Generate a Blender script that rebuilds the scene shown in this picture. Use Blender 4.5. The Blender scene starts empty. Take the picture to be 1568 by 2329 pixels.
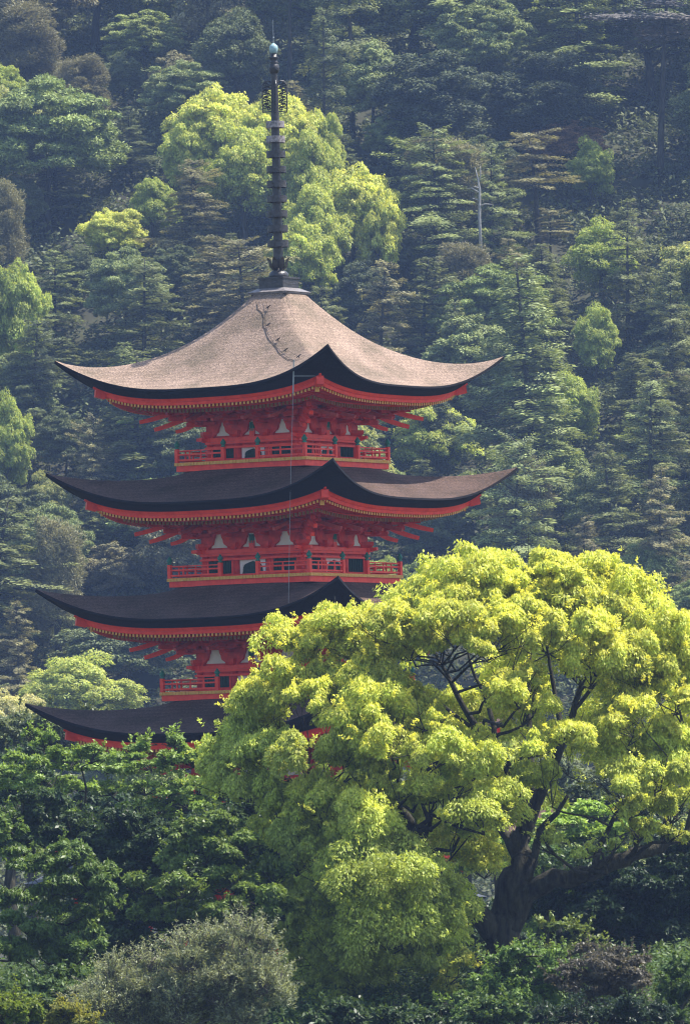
import bpy, math, random
import numpy as np
from mathutils import Vector, Matrix, Euler
PI = math.pi
random.seed(7)
rng = np.random.default_rng(11)
scene = bpy.context.scene
COL = scene.collection

# ------------------------------------------------------------------ camera
PW, PH, FPX = 1568.0, 2329.0, 19125.0          # picture size used for measuring
CAM = Vector((0.0, -250.0, 3.0))
ROLL = math.radians(-1.3)
PAG = Vector((0.0, 0.0, 0.0))                  # foot of the pagoda
def cam_matrix(yaw, pitch):
    return Matrix.Rotation(yaw, 3, 'Z') @ Matrix.Rotation(PI/2 + pitch, 3, 'X') @ Matrix.Rotation(ROLL, 3, 'Z')
def proj_R(R, p):
    q = R.transposed() @ (Vector(p) - CAM)
    return (PW/2 + FPX*q.x/-q.z, PH/2 - FPX*q.y/-q.z)
yaw, pitch = 0.0, 0.04
for _ in range(12):
    x, y = proj_R(cam_matrix(yaw, pitch), (0, 0, 18.1))
    yaw += (637.5 - x)/FPX
    pitch += (815.0 - y)/FPX
RC = cam_matrix(yaw, pitch)
def proj(p): return proj_R(RC, p)
def ray(px, py):
    return (RC @ Vector(((px-PW/2)/FPX, (PH/2-py)/FPX, -1))).normalized()
def at(px, py, Y):
    d = ray(px, py)
    return CAM + d*((Y-CAM.y)/d.y)
def ppm(Y): return FPX/(Y-CAM.y)               # picture px per metre at depth Y

cam = bpy.data.cameras.new("camera"); camo = bpy.data.objects.new("camera", cam)
COL.objects.link(camo); scene.camera = camo
camo.location = CAM; camo.rotation_euler = RC.to_euler()
cam.sensor_fit = 'HORIZONTAL'; cam.sensor_width = 36; cam.lens = 36*FPX/PW
cam.clip_start = 1; cam.clip_end = 8000

# ------------------------------------------------------------------ materials
def nmat(name):
    m = bpy.data.materials.new(name); m.use_nodes = True
    nt = m.node_tree; nt.nodes.clear()
    return m, nt, nt.nodes, nt.links
def paint(name, col, col2=None, rough=0.6, nscale=6.0, bump=0.0, bscale=40.0, stretch=(1,1,1), detail=6, spec=0.3, lo=.35, hi=.7, metal=0.0):
    m, nt, N, L = nmat(name)
    out = N.new('ShaderNodeOutputMaterial'); b = N.new('ShaderNodeBsdfPrincipled')
    L.new(b.outputs[0], out.inputs[0])
    b.inputs['Roughness'].default_value = rough
    b.inputs['Specular IOR Level'].default_value = spec
    b.inputs['Metallic'].default_value = metal
    tc = N.new('ShaderNodeTexCoord'); mp = N.new('ShaderNodeMapping'); mp.inputs['Scale'].default_value = stretch
    L.new(tc.outputs['Object'], mp.inputs[0])
    nz = N.new('ShaderNodeTexNoise'); nz.inputs['Scale'].default_value = nscale; nz.inputs['Detail'].default_value = detail
    nz.inputs['Roughness'].default_value = .65
    L.new(mp.outputs[0], nz.inputs['Vector'])
    r = N.new('ShaderNodeValToRGB'); r.color_ramp.elements[0].position = lo; r.color_ramp.elements[1].position = hi
    r.color_ramp.elements[0].color = (*col, 1); r.color_ramp.elements[1].color = (*(col2 or col), 1)
    L.new(nz.outputs[0], r.inputs[0]); L.new(r.outputs[0], b.inputs['Base Color'])
    if bump:
        n2 = N.new('ShaderNodeTexNoise'); n2.inputs['Scale'].default_value = bscale; n2.inputs['Detail'].default_value = 3
        L.new(mp.outputs[0], n2.inputs['Vector'])
        bp = N.new('ShaderNodeBump'); bp.inputs['Strength'].default_value = bump; bp.inputs['Distance'].default_value = .05
        L.new(n2.outputs[0], bp.inputs['Height']); L.new(bp.outputs[0], b.inputs['Normal'])
    return m
M = {}
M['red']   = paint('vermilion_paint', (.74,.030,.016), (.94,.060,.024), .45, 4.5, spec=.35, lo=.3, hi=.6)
M['red_shaded']  = paint('vermilion_shaded', (.42,.012,.009), (.74,.034,.017), .5, 4.0, spec=.3, lo=.3, hi=.62)  # same vermilion, deepened in colour so the bracket zone reads shaded
M['gold']  = paint('ochre_end_grain', (.62,.30,.05), (.85,.46,.10), .5, 9.0)
M['white'] = paint('white_plaster', (.74,.71,.68), (.84,.81,.78), .85, 4.0)
M['green'] = paint('green_lattice', (.004,.030,.024), (.010,.06,.045), .5, 14.0)
M['verd']  = paint('verdigris_finial', (.02,.14,.10), (.05,.25,.18), .5, 14.0)
M['edge']  = paint('layered_bark_edge', (.004,.0035,.006), (.013,.011,.014), .8, 3.0, .5, 30, (1,1,14), spec=.15)
M['iron']  = paint('dark_bronze', (.016,.014,.016), (.055,.048,.050), .42, 9.0, .3, 20, spec=.5)
M['ironl'] = paint('weathered_bronze', (.10,.085,.085), (.42,.37,.37), .5, 12.0)
M['ball']  = paint('pale_patina', (.20,.33,.36), (.42,.55,.56), .35, 6.0)
M['lead']  = paint('weathered_copper_sheet', (.10,.09,.09), (.27,.24,.24), .5, 10.0, lo=.3, hi=.75)
M['wire']  = paint('galvanised_wire', (.22,.24,.25), (.36,.38,.38), .4, 9.0)
M['cable'] = paint('dark_cable', (.03,.025,.022), (.05,.04,.035), .6, 9.0)
M['tile']  = paint('grey_roof_tile', (.045,.05,.06), (.09,.095,.11), .5, 3.0, .4, 12, (1,1,1))
M['soil']  = paint('forest_floor', (.03,.028,.016), (.055,.06,.025), .95, .25)
def bark_roof(name='cypress_bark_thatch', k_=1.0, warm=(1,1,1)):
    m, nt, N, L = nmat(name)
    out = N.new('ShaderNodeOutputMaterial'); b = N.new('ShaderNodeBsdfPrincipled')
    L.new(b.outputs[0], out.inputs[0]); b.inputs['Roughness'].default_value = .85; b.inputs['Specular IOR Level'].default_value = .12
    tc = N.new('ShaderNodeTexCoord')
    def noise(scale, detail, rough=.6):
        n = N.new('ShaderNodeTexNoise'); n.inputs['Scale'].default_value = scale; n.inputs['Detail'].default_value = detail
        n.inputs['Roughness'].default_value = rough; L.new(tc.outputs['Object'], n.inputs['Vector']); return n
    big = noise(.7, 7, .7); fine = noise(17, 3, .8); vf = noise(44, 2, .7)
    r1 = N.new('ShaderNodeValToRGB'); e = r1.color_ramp.elements
    e[0].position = .36; e[0].color = (.165,.125,.092,1); e[1].position = .66; e[1].color = (.30,.215,.168,1); e_ = r1.color_ramp.elements.new(.5); e_.color = (.24,.172,.132,1)
    L.new(big.outputs[0], r1.inputs[0])
    def fac(n, lo, hi, a, bb):
        mr = N.new('ShaderNodeMapRange'); mr.inputs[1].default_value = lo; mr.inputs[2].default_value = hi
        mr.inputs[3].default_value = a; mr.inputs[4].default_value = bb; L.new(n.outputs[0], mr.inputs[0]); return mr
    f1 = fac(fine, .32, .68, .50, 1.5); f2 = fac(vf, .32, .68, .60, 1.4)
    mu = N.new('ShaderNodeMath'); mu.operation = 'MULTIPLY'; L.new(f1.outputs[0], mu.inputs[0]); L.new(f2.outputs[0], mu.inputs[1])
    vm = N.new('ShaderNodeVectorMath'); vm.operation = 'SCALE'; L.new(r1.outputs[0], vm.inputs[0]); L.new(mu.outputs[0], vm.inputs['Scale'])
    sx = N.new('ShaderNodeSeparateXYZ'); L.new(tc.outputs['Object'], sx.inputs[0])
    za = N.new('ShaderNodeMath'); za.operation = 'MULTIPLY_ADD'; za.inputs[1].default_value = .22; L.new(fine.outputs[0], za.inputs[0]); L.new(sx.outputs['Z'], za.inputs[2])
    zm = N.new('ShaderNodeMath'); zm.operation = 'MULTIPLY'; zm.inputs[1].default_value = 62; L.new(za.outputs[0], zm.inputs[0])
    sn = N.new('ShaderNodeMath'); sn.operation = 'SINE'; L.new(zm.outputs[0], sn.inputs[0])
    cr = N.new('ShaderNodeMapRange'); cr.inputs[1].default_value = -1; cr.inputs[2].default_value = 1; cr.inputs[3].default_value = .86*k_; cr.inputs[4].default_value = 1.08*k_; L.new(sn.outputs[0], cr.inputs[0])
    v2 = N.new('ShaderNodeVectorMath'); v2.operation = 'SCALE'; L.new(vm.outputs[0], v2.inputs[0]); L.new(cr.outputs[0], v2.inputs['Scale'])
    v3 = N.new('ShaderNodeVectorMath'); v3.operation = 'MULTIPLY'; v3.inputs[1].default_value = warm; L.new(v2.outputs[0], v3.inputs[0])
    L.new(v3.outputs[0], b.inputs['Base Color'])
    bp = N.new('ShaderNodeBump'); bp.inputs['Strength'].default_value = .6; bp.inputs['Distance'].default_value = .04
    L.new(fine.outputs[0], bp.inputs['Height']); L.new(bp.outputs[0], b.inputs['Normal'])
    return m
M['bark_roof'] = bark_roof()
M['bark_roof_dark'] = bark_roof('darker_shaded_bark_thatch', .37, (1.02,.92,.96))  # darker bark of the lower roofs, with shade added to the colour
def trunk_mat(name, c1, c2):
    return paint(name, c1, c2, .9, 2.5, .9, 9, (3,3,.7), spec=.1)
M['trunk'] = trunk_mat('dark_bark', (.020,.018,.014), (.095,.088,.062))
M['trunkg'] = trunk_mat('grey_bark', (.10,.09,.08), (.22,.20,.18))
M['snag'] = trunk_mat('bleached_wood', (.26,.25,.23), (.42,.40,.38))
def leaf_mat(name, trans=.45, rough=.5, spec=.3, tintmul=(1.35,1.2,.9), lo=.6, hi=1.35):
    """leaf colour = object colour x per-leaf value; 'flush' leans young leaves to yellow"""
    m, nt, N, L = nmat(name)
    out = N.new('ShaderNodeOutputMaterial')
    oi = N.new('ShaderNodeObjectInfo'); at_ = N.new('ShaderNodeAttribute'); at_.attribute_name = 'leafv'
    sep = N.new('ShaderNodeSeparateColor'); L.new(at_.outputs['Color'], sep.inputs[0])
    mr = N.new('ShaderNodeMapRange'); mr.inputs[3].default_value = lo; mr.inputs[4].default_value = hi; L.new(sep.outputs[0], mr.inputs[0])
    sc = N.new('ShaderNodeVectorMath'); sc.operation = 'SCALE'; L.new(oi.outputs['Color'], sc.inputs[0]); L.new(mr.outputs[0], sc.inputs['Scale'])
    ml = N.new('ShaderNodeVectorMath'); ml.operation = 'MULTIPLY'; L.new(sc.outputs[0], ml.inputs[0]); ml.inputs[1].default_value = tintmul
    mx = N.new('ShaderNodeMix'); mx.data_type = 'RGBA'; L.new(sep.outputs[1], mx.inputs['Factor'])
    L.new(sc.outputs[0], mx.inputs['A']); L.new(ml.outputs[0], mx.inputs['B'])
    b = N.new('ShaderNodeBsdfPrincipled'); b.inputs['Roughness'].default_value = rough; b.inputs['Specular IOR Level'].default_value = spec
    L.new(mx.outputs['Result'], b.inputs['Base Color'])
    tr = N.new('ShaderNodeBsdfTranslucent')
    ty = N.new('ShaderNodeVectorMath'); ty.operation = 'MULTIPLY'; L.new(mx.outputs['Result'], ty.inputs[0]); ty.inputs[1].default_value = (1.15,1.1,.6)
    L.new(ty.outputs[0], tr.inputs[0])
    ms = N.new('ShaderNodeMixShader'); ms.inputs[0].default_value = trans
    L.new(b.outputs[0], ms.inputs[1]); L.new(tr.outputs[0], ms.inputs[2]); L.new(ms.outputs[0], out.inputs[0])
    return m
M['leaf'] = leaf_mat('young_leaves', .5, .5, .25, (1.36,1.12,.95), .55, 1.4)
M['needle'] = leaf_mat('needle_sprays', .25, .6, .2, (1.3,1.25,.9), .55, 1.4)
M['gloss'] = leaf_mat('glossy_evergreen_leaves', .38, .42, .28, (1.3,1.2,.8), .55, 1.5)

# ------------------------------------------------------------------ objects
def tag(o, label=None, cat=None, group=None, kind=None):
    if label: o['label'] = label
    if cat: o['category'] = cat
    if group: o['group'] = group
    if kind: o['kind'] = kind
    return o
def empty(name, loc=(0,0,0), rz=0.0, parent=None):
    o = bpy.data.objects.new(name, None); COL.objects.link(o); o.location = loc; o.rotation_euler = (0,0,rz)
    o.empty_display_size = .5
    if parent: o.parent = parent
    return o
class MB:
    def __init__(s): s.v = []; s.f = []
    def add(s, vs, fs):
        n = len(s.v); s.v += [tuple(v) for v in vs]; s.f += [tuple(i+n for i in f) for f in fs]
    def box(s, c, d, rz=0.0):
        cx, cy, cz = c; hx, hy, hz = d[0]/2, d[1]/2, d[2]/2
        ca, sa = math.cos(rz), math.sin(rz)
        vs = [(cx+ca*x*hx-sa*y*hy, cy+sa*x*hx+ca*y*hy, cz+z*hz) for z in (-1,1) for x,y in ((-1,-1),(1,-1),(1,1),(-1,1))]
        s.add(vs, [(3,2,1,0),(4,5,6,7),(0,1,5,4),(1,2,6,5),(2,3,7,6),(3,0,4,7)])
    def beam(s, p0, p1, w, h, w1=None, h1=None):
        p0 = Vector(p0); p1 = Vector(p1); d = (p1-p0).normalized()
        side = d.cross(Vector((0,0,1)))
        side = Vector((1,0,0)) if side.length < 1e-4 else side.normalized()
        up = side.cross(d).normalized(); w1 = w1 or w; h1 = h1 or h
        vs = []
        for p, a, b in ((p0,w,h),(p1,w1,h1)):
            for x, y in ((-1,-1),(1,-1),(1,1),(-1,1)): vs.append(p+side*(x*a/2)+up*(y*b/2))
        s.add(vs, [(3,2,1,0),(4,5,6,7),(0,1,5,4),(1,2,6,5),(2,3,7,6),(3,0,4,7)])
    def tube(s, pts, rad, n=8, cap=True):
        pts = [Vector(p) for p in pts]; base = len(s.v); k = len(pts)
        if not hasattr(rad, '__len__'): rad = [rad]*k
        ref = None
        for i, p in enumerate(pts):
            d = (pts[min(i+1,k-1)]-pts[max(i-1,0)])
            d = d.normalized() if d.length > 1e-9 else Vector((0,0,1))
            if ref is None:
                ref = d.cross(Vector((0.31,0.95,0.1)))
                if ref.length < .05: ref = d.cross(Vector((1,0,0)))
            ref = (ref - d*ref.dot(d)).normalized(); b = d.cross(ref)
            for j in range(n):
                a = 2*PI*j/n; s.v.append(tuple(p+(ref*math.cos(a)+b*math.sin(a))*rad[i]))
        for i in range(k-1):
            for j in range(n):
                a = base+i*n+j; b_ = base+i*n+(j+1)%n; s.f.append((a, b_, b_+n, a+n))
        if cap:
            s.f.append(tuple(base+j for j in reversed(range(n)))); s.f.append(tuple(base+(k-1)*n+j for j in range(n)))
    def lathe(s, prof, n=20, c=(0,0,0), closed=True):
        base = len(s.v); k = len(prof)
        for r, z in prof:
            for j in range(n):
                a = 2*PI*j/n; s.v.append((c[0]+r*math.cos(a), c[1]+r*math.sin(a), c[2]+z))
        for i in range(k-1):
            for j in range(n):
                a = base+i*n+j; b_ = base+i*n+(j+1)%n; s.f.append((a, b_, b_+n, a+n))
        if closed:
            s.f.append(tuple(base+j for j in reversed(range(n)))); s.f.append(tuple(base+(k-1)*n+j for j in range(n)))
    def strip(s, rows, close=False):
        """rows: list of equally long point lists; quads between them"""
        base = len(s.v); m = len(rows[0])
        for r in rows: s.v += [tuple(p) for p in r]
        for i in range(len(rows)-1):
            for j in range(m-1):
                a = base+i*m+j; s.f.append((a, a+1, a+m+1, a+m))
    def prism(s, poly, y0, y1):
        """poly in (x,z), extruded between y0 and y1"""
        n = len(poly)
        vs = [(x,y0,z) for x,z in poly]+[(x,y1,z) for x,z in poly]
        s.add(vs, [tuple(range(n)), tuple(range(2*n-1, n-1, -1))]+[(i+n,(i+1)%n+n,(i+1)%n,i) for i in range(n)])
    def rot4(s, ks=(0,1,2,3)):
        v0, f0 = s.v, s.f; s.v, s.f = [], []
        for k in ks:
            c, si = [(1,0),(0,1),(-1,0),(0,-1)][k]
            s.add([(c*x-si*y, si*x+c*y, z) for x,y,z in v0], f0)
        return s
    def build(s, name, mat, parent=None, smooth=False, loc=None, rz=0.0):
        me = bpy.data.meshes.new(name); me.from_pydata(s.v, [], s.f); me.update()
        me.materials.append(mat)
        if smooth: me.polygons.foreach_set('use_smooth', [True]*len(me.polygons))
        o = bpy.data.objects.new(name, me); COL.objects.link(o)
        if parent: o.parent = parent
        if loc is not None: o.location = loc
        o.rotation_euler = (0,0,rz)
        return o
def link(name, me, parent=None, loc=(0,0,0), rz=0.0, color=None):
    o = bpy.data.objects.new(name, me); COL.objects.link(o)
    if parent: o.parent = parent
    o.location = loc; o.rotation_euler = (0,0,rz)
    if color: o.color = (*color, 1)
    return o
# ================================================================== PAGODA
pagoda = empty('pagoda', PAG, math.radians(-33.3))
tag(pagoda, 'five-storeyed vermilion pagoda with upswept brown bark roofs and tall dark spire', 'pagoda')
ZT = [4.60, 7.97, 11.34, 14.77, 18.10]          # height of the upturned corner tips
CH = [5.87, 5.60, 5.33, 5.06, 4.82]             # half side at the tips
BW = [2.24, 2.08, 1.92, 1.76, 1.60]             # half side of each body
BAL = [3.2, 2.94, 2.73, 2.52, 2.31]             # half side of each balcony
BOW, LIFT, PL = .35, 1.03, 3.3
def roof_pt(k, s, u, dz=0.0):
    """point of the roof skin on the local -y face, s 0..1 from top to eave, u -1..1 across"""
    top = k == 4
    w0 = .62 if top else BAL[k+1]-.12
    a = CH[k]-BOW
    w = w0+(a-w0)*s; au = abs(u)
    if top: z = 1.92-2.95*(1-(1-s)**1.5); g = s**2.8
    else:   z = .04-1.07*(1-(1-s)**1.22); g = s**1.7
    w += BOW*s*s*au**3
    rr = 1-.16*(1-s)**1.5*au**6                 # hips are softly rounded high up
    return (u*w*rr, -w*rr, ZT[k]+z+LIFT*g*au**PL+dz)
def edge(k, mid, cor, zm, lift, n=49, p=PL, side=None):
    """a curve along the -y eave: half sides mid/cor, heights relative to the tip"""
    out = []
    for i in range(n):
        u = -1+2*i/(n-1); au = abs(u); w = mid+(cor-mid)*au**3
        out.append((u*w, -w, ZT[k]+zm+lift*au**p))
    return out
# ---- shared bracket meshes
def arm(mb, c, half, z0, z1, th, along=True):
    """bracket arm with curved ends; runs along x (or y) at centre c"""
    h = z1-z0; poly = []
    for t in (0,.25,.5,.75,1): poly.append((half-.16*(1-t)**1.6-.0, z0+h*(t**1.6)*.8))
    prof = [(x, z) for x, z in poly]+[(half, z1)]
    full = [(-x, z) for x, z in reversed(prof)]+prof
    full = full[::1]
    if along: tmp = MB(); tmp.prism(list(reversed(full)), c[1]-th/2, c[1]+th/2); mb.add([(x+c[0],y,z) for x,y,z in tmp.v], tmp.f)
    else: tmp = MB(); tmp.prism(list(reversed(full)), -th/2, th/2); mb.add([(-y+c[0],x+c[1],z) for x,y,z in tmp.v], tmp.f)
def block(mb, x, y, z, s=.15, h=.10):
    a, b = s/2*.68, s/2
    vs = [(x+i*a,y+j*a,z) for i,j in ((-1,-1),(1,-1),(1,1),(-1,1))]+[(x+i*b,y+j*b,z+h*.5) for i,j in ((-1,-1),(1,-1),(1,1),(-1,1))]+[(x+i*b,y+j*b,z+h) for i,j in ((-1,-1),(1,-1),(1,1),(-1,1))]
    fs = [(3,2,1,0),(8,9,10,11)]
    for o in (0,4):
        for i in range(4): fs.append((o+i,o+(i+1)%4,o+4+(i+1)%4,o+4+i))
    mb.add(vs, fs)
OUT3 = 1.12
def bracket_mesh():
    m = MB()
    # curved foot board that leaves the bell shaped plaster panels between
    prof = [(.22,-.02),(.23,.03),(.25,.07),(.30,.11),(.37,.15),(.40,.22),(.41,.29),(.45,.35),(.47,.42),(.47,.47)]
    full = [(-x,z) for x,z in reversed(prof)]+prof
    m.prism(list(reversed(full)), -.09, 0.02)
    block(m, 0, -.10, -.02, .30, .20)
    arm(m, (0,-.16), .46, .36, .46, .13, False)
    for x in (-.33,0,.33): block(m, x, -.12, .47, .15, .08)
    arm(m, (0,-.40), .38, .47, .57, .12, True)
    for x in (-.31,0,.31): block(m, x, -.40, .57, .15, .08)
    arm(m, (0,-.42), .52, .54, .64, .13, False)
    block(m, 0, -.78, .60, .16, .08)
    arm(m, (0,-.78), .40, .67, .77, .12, True)
    for x in (-.32,0,.32): block(m, x, -.78, .77, .15, .08)
    block(m, 0, -OUT3, .84, .17, .09)
    arm(m, (0,-OUT3), .40, .92, 1.02, .12, True)
    for x in (-.32,0,.32): block(m, x, -OUT3, 1.02, .15, .07)
    return m
def corner_mesh(R):
    """diagonal set at a body corner, outward = -y (turned 45 degrees when placed)"""
    m = MB(); q = math.sqrt(2)
    block(m, 0, -.02, -.02, .42, .20)
    for i, (o, z) in enumerate(((.40,.34),(.78,.52),(OUT3,.72))):
        m.box((0,-o*q/2, z+.065), (.15, o*q+.24, .13)); block(m, 0, -o*q, z+.12, .2, .12)
    # side arms leave the corner along both walls
    for sgn in (-1,1):
        for o, z, h in ((.16,.38,.50),(.40,.50,.60),(.78,.68,.60),(OUT3,.92,.55)):
            c = Vector((0,-o*q,0)); d = Vector((sgn*.7071,.7071,0))
            e = Vector((sgn*.7071,-.7071,0))
            m.beam(c+Vector((0,0,z+.05)), c+d*h+Vector((0,0,z+.05)), .11, .09)
            m.beam(c+Vector((0,0,z+.06)), c+e*.30+Vector((0,0,z+.06)), .11, .12, .10, .07)
            p = c+d*(h-.06); block(m, p.x, p.y, z+.11, .15, .10)
            p = c+e*.2; block(m, p.x, p.y, z+.11, .15, .10)
    return m
def tail(m, p0, p1, w=.13, h=.17):
    """long tail rafter with a slight sag, tapering to its tip"""
    p0 = Vector(p0); p1 = Vector(p1); pts = []
    for i in range(7):
        t = i/6; p = p0.lerp(p1, t); p.z -= .10*math.sin(PI*t)*.8; pts.append(p)
    for i in range(6):
        a, b = i/6, (i+1)/6
        m.beam(pts[i]-(pts[i+1]-pts[i])*.01, pts[i+1], w*(1-.25*a), h*(1-.4*a), w*(1-.25*b), h*(1-.4*b))
tm_ = MB(); tail(tm_, (0,.05,1.04), (0,-1.36,.47), .13, .15); tail(tm_, (0,.05,1.20), (0,-1.52,.72), .12, .13)
tm_ = tm_.build('tail_rafter', paint('faded_vermilion', (.50,.055,.045), (.62,.13,.11), .6, 6.0)); TAILM = tm_.data; bpy.data.objects.remove(tm_)
def upper_mesh():
    m = MB()
    block(m, 0, -.36, .50, .16, .10); arm(m, (0,-.40), .26, .60, .69, .10, True)
    for x in (-.20,.20): block(m, x, -.40, .69, .12, .07)
    arm(m, (0,-.45), .42, .66, .75, .11, False); block(m, 0, -.78, .72, .14, .09)
    arm(m, (0,-.78), .26, .80, .89, .10, True)
    for x in (-.20,.20): block(m, x, -.78, .89, .12, .07)
    arm(m, (0,-.80), .42, .84, .93, .11, False); block(m, 0, -OUT3, .93, .14, .08)
    for x in (-.24,0,.24): block(m, x, -OUT3, 1.01, .12, .07)
    return m
um_ = upper_mesh().build('intermediate_bracket', M['red_shaded']); UPM = um_.data; bpy.data.objects.remove(um_)
def foot_mesh():
    m = MB(); prof = [(.22,-.02),(.23,.03),(.25,.07),(.30,.11),(.37,.15),(.40,.22),(.41,.29),(.45,.35),(.47,.42),(.47,.47)]
    m.prism([(-.02,.47),(-.02,-.02)]+prof, -.09, .02)
    m.v = [(x,y-.0,z) for x,y,z in m.v]; a = MB(); a.v, a.f = list(m.v), list(m.f)
    # the same board on the neighbouring face
    m.add([(-y-.0,x*1.0,z+.002) for x,y,z in a.v], a.f); return m
fm_ = foot_mesh().build('bracket_foot', M['red_shaded']); FOOT = fm_.data; bpy.data.objects.remove(fm_)
bm = bracket_mesh().build('bracket_set', M['red_shaded']); BR = bm.data; bpy.data.objects.remove(bm)
cm = corner_mesh(0).build('corner_bracket_set', M['red_shaded']); BRC = cm.data; bpy.data.objects.remove(cm)
def onion():
    m = MB(); m.lathe([(.055,0),(.075,.02),(.05,.05),(.05,.07),(.085,.10),(.085,.14),(.05,.19),(.012,.25)], 12)
    return m
fm = onion().build('finial', M['verd'], smooth=True); FIN = fm.data; bpy.data.objects.remove(fm)

def build_roof(k):
    top = k == 4; S, U = (22, 56)
    m = MB()
    rows = []
    for i in range(S+1):
        s = i/S
        rows.append([roof_pt(k, s, -1+2*j/U) for j in range(U+1)])
    m.strip(rows)
    m.rot4()
    roof = m.build('roof', M['bark_roof' if top else 'bark_roof_dark'], pagoda, smooth=True)
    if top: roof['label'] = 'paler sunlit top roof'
    import bmesh
    bmm = bmesh.new(); bmm.from_mesh(roof.data); bmesh.ops.remove_doubles(bmm, verts=bmm.verts, dist=.0005); bmm.to_mesh(roof.data); bmm.free()
    roof.data.polygons.foreach_set('use_smooth', [True]*len(roof.data.polygons))
    C = CH[k]
    # thick layered bark edge: upper lip, groove, slanting face, underside
    n = 57
    T  = [roof_pt(k, 1, -1+2*i/(n-1)) for i in range(n)]
    T2 = edge(k, C-BOW+.015, C+.015, -1.03-.055, LIFT-.03, n)
    T3 = edge(k, C-BOW-.05, C-.12, -1.03-.075, LIFT-.06, n)
    B1 = edge(k, C-BOW-.11, C-.22, -1.03-.13, LIFT-.10, n)
    B  = edge(k, C-BOW-.34, C-.86, -1.03-.27, LIFT-.55, n, 3.0)
    BI = edge(k, C-BOW-.60, C-1.02, -1.03-.27, LIFT-.55, n, 3.0)
    m = MB(); m.strip([T, T2, T3, B1, B, BI]); m.rot4().build('bark_edge', M['edge'], roof)
    # red eave board under it
    b0 = edge(k, C-BOW-.36, C-.93, -1.03-.262, LIFT-.55, n, 3.0)
    b1 = edge(k, C-BOW-.40, C-.99, -1.03-.36, LIFT-.57, n, 3.0)
    b2 = edge(k, C-BOW-.45, C-1.02, -1.03-.365, LIFT-.58, n, 3.0)
    b3 = edge(k, C-BOW-.46, C-1.03, -1.03-.46, LIFT-.61, n, 3.0)
    b4 = edge(k, C-BOW-.60, C-1.17, -1.03-.46, LIFT-.61, n, 3.0)
    m = MB(); m.strip([b0,b1,b2,b3,b4]); m.rot4().build('eave_board', M['red'], roof)
    # soffit boards rising gently to the body
    wi = BW[k]+.05
    s0 = edge(k, C-BOW-.55, C-1.12, -1.03-.42, LIFT-.61, n, 3.0)
    s1 = edge(k, C-BOW-1.35, C-1.75, -1.45+.02, .20, n, 3.0)
    s2 = edge(k, BW[k]+OUT3-.1, BW[k]+OUT3-.1, -1.20, .0, n)
    s3 = edge(k, wi, wi, -.98, 0, n)
    m = MB(); m.strip([s0,s1,s2,s3]); m.rot4().build('soffit', M['red_shaded'], roof)
    # rafters: outer flying row with ochre ends, inner row lower
    r1, r2, e1, e2 = MB(), MB(), MB(), MB()
    mid, cor = C-BOW-.52, C-1.08
    nr = int(2*mid/.135)
    for i in range(nr):
        u = -1+2*(i+.5)/nr; au = abs(u); w = mid+(cor-mid)*au**3; z = ZT[k]-1.03-.50+(LIFT-.63)*au**3.0
        x = u*w; wend = max(abs(x)+.06, w-1.0)
        zin = ZT[k]-1.47+.30*au**3*.5
        if w-wend > .12: r1.beam((x,-w,z), (x,-wend,z+(zin-z)*min(1,(w-wend))+.01), .062, .085)
        e1.box((x,-w-.008,z), (.062,.02,.085))
    mid2, cor2 = C-BOW-1.28, C-1.62
    nr2 = int(2*mid2/.135)
    for i in range(nr2):
        u = -1+2*(i+.5)/nr2; au = abs(u); w = mid2+(cor2-mid2)*au**3; z = ZT[k]-1.62+.22*au**3.0
        x = u*w; wend = max(abs(x)+.06, BW[k]+.1)
        if w-wend > .1: r2.beam((x,-w,z), (x,-wend,z+(w-wend)*.20), .07, .10)
        e2.box((x,-w-.008,z), (.078,.02,.11))
    o = r1.rot4().build('rafters', M['red_shaded'], roof); tag(o, kind='stuff')
    o = r2.rot4().build('rafters', M['red_shaded'], roof); tag(o, kind='stuff')
    o = e1.rot4().build('rafter_ends', M['gold'], roof); tag(o, kind='stuff')
    o = e2.rot4().build('rafter_ends', ochre_shaded, roof); tag(o, kind='stuff')
    m = MB(); m.strip([edge(k, mid2+.06, cor2+.06, -1.52, .22, n, 3.0), edge(k, mid2+.06, cor2+.06, -1.57, .22, n, 3.0), edge(k, mid2-.1, cor2-.1, -1.57, .22, n, 3.0)])
    m.rot4().build('eave_batten', M['red'], roof)
    # hip rafters with a nose at each corner
    for q in range(4):
        m = MB(); d = C-1.00
        z = ZT[k]-.96
        m.beam((d-.05,-d+.05,z-.06), (d+.16,-d-.16,z-.02), .20,.30,.22,.24)
        m.beam((d+.08,-d-.08,z+.06), (d+.20,-d-.20,z+.15), .10,.10,.06,.05)
        d2 = BW[k]+.2
        m.beam((d2,-d2,ZT[k]-1.25), (d-.02,-d+.02,z-.06), .16,.24)
        o = m.build('hip_rafter', M['red'], roof); o.rotation_euler = (0,0,q*PI/2)
    for q in range(4):
        m = MB(); d = C-1.02; m.beam((d-.16,-d+.16,ZT[k]-1.24), (d-.13,-d+.13,ZT[k]-1.237), .13,.13)
        m2 = C-1.66
        o = m.build('nose_plate', M['gold'], roof); o.rotation_euler = (0,0,q*PI/2)
    return roof
ochre_shaded = paint('shaded_end_grain', (.24,.13,.04), (.38,.22,.07), .6, 9.0)  # inner rafter ends: ochre with shade mixed into the colour

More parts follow.
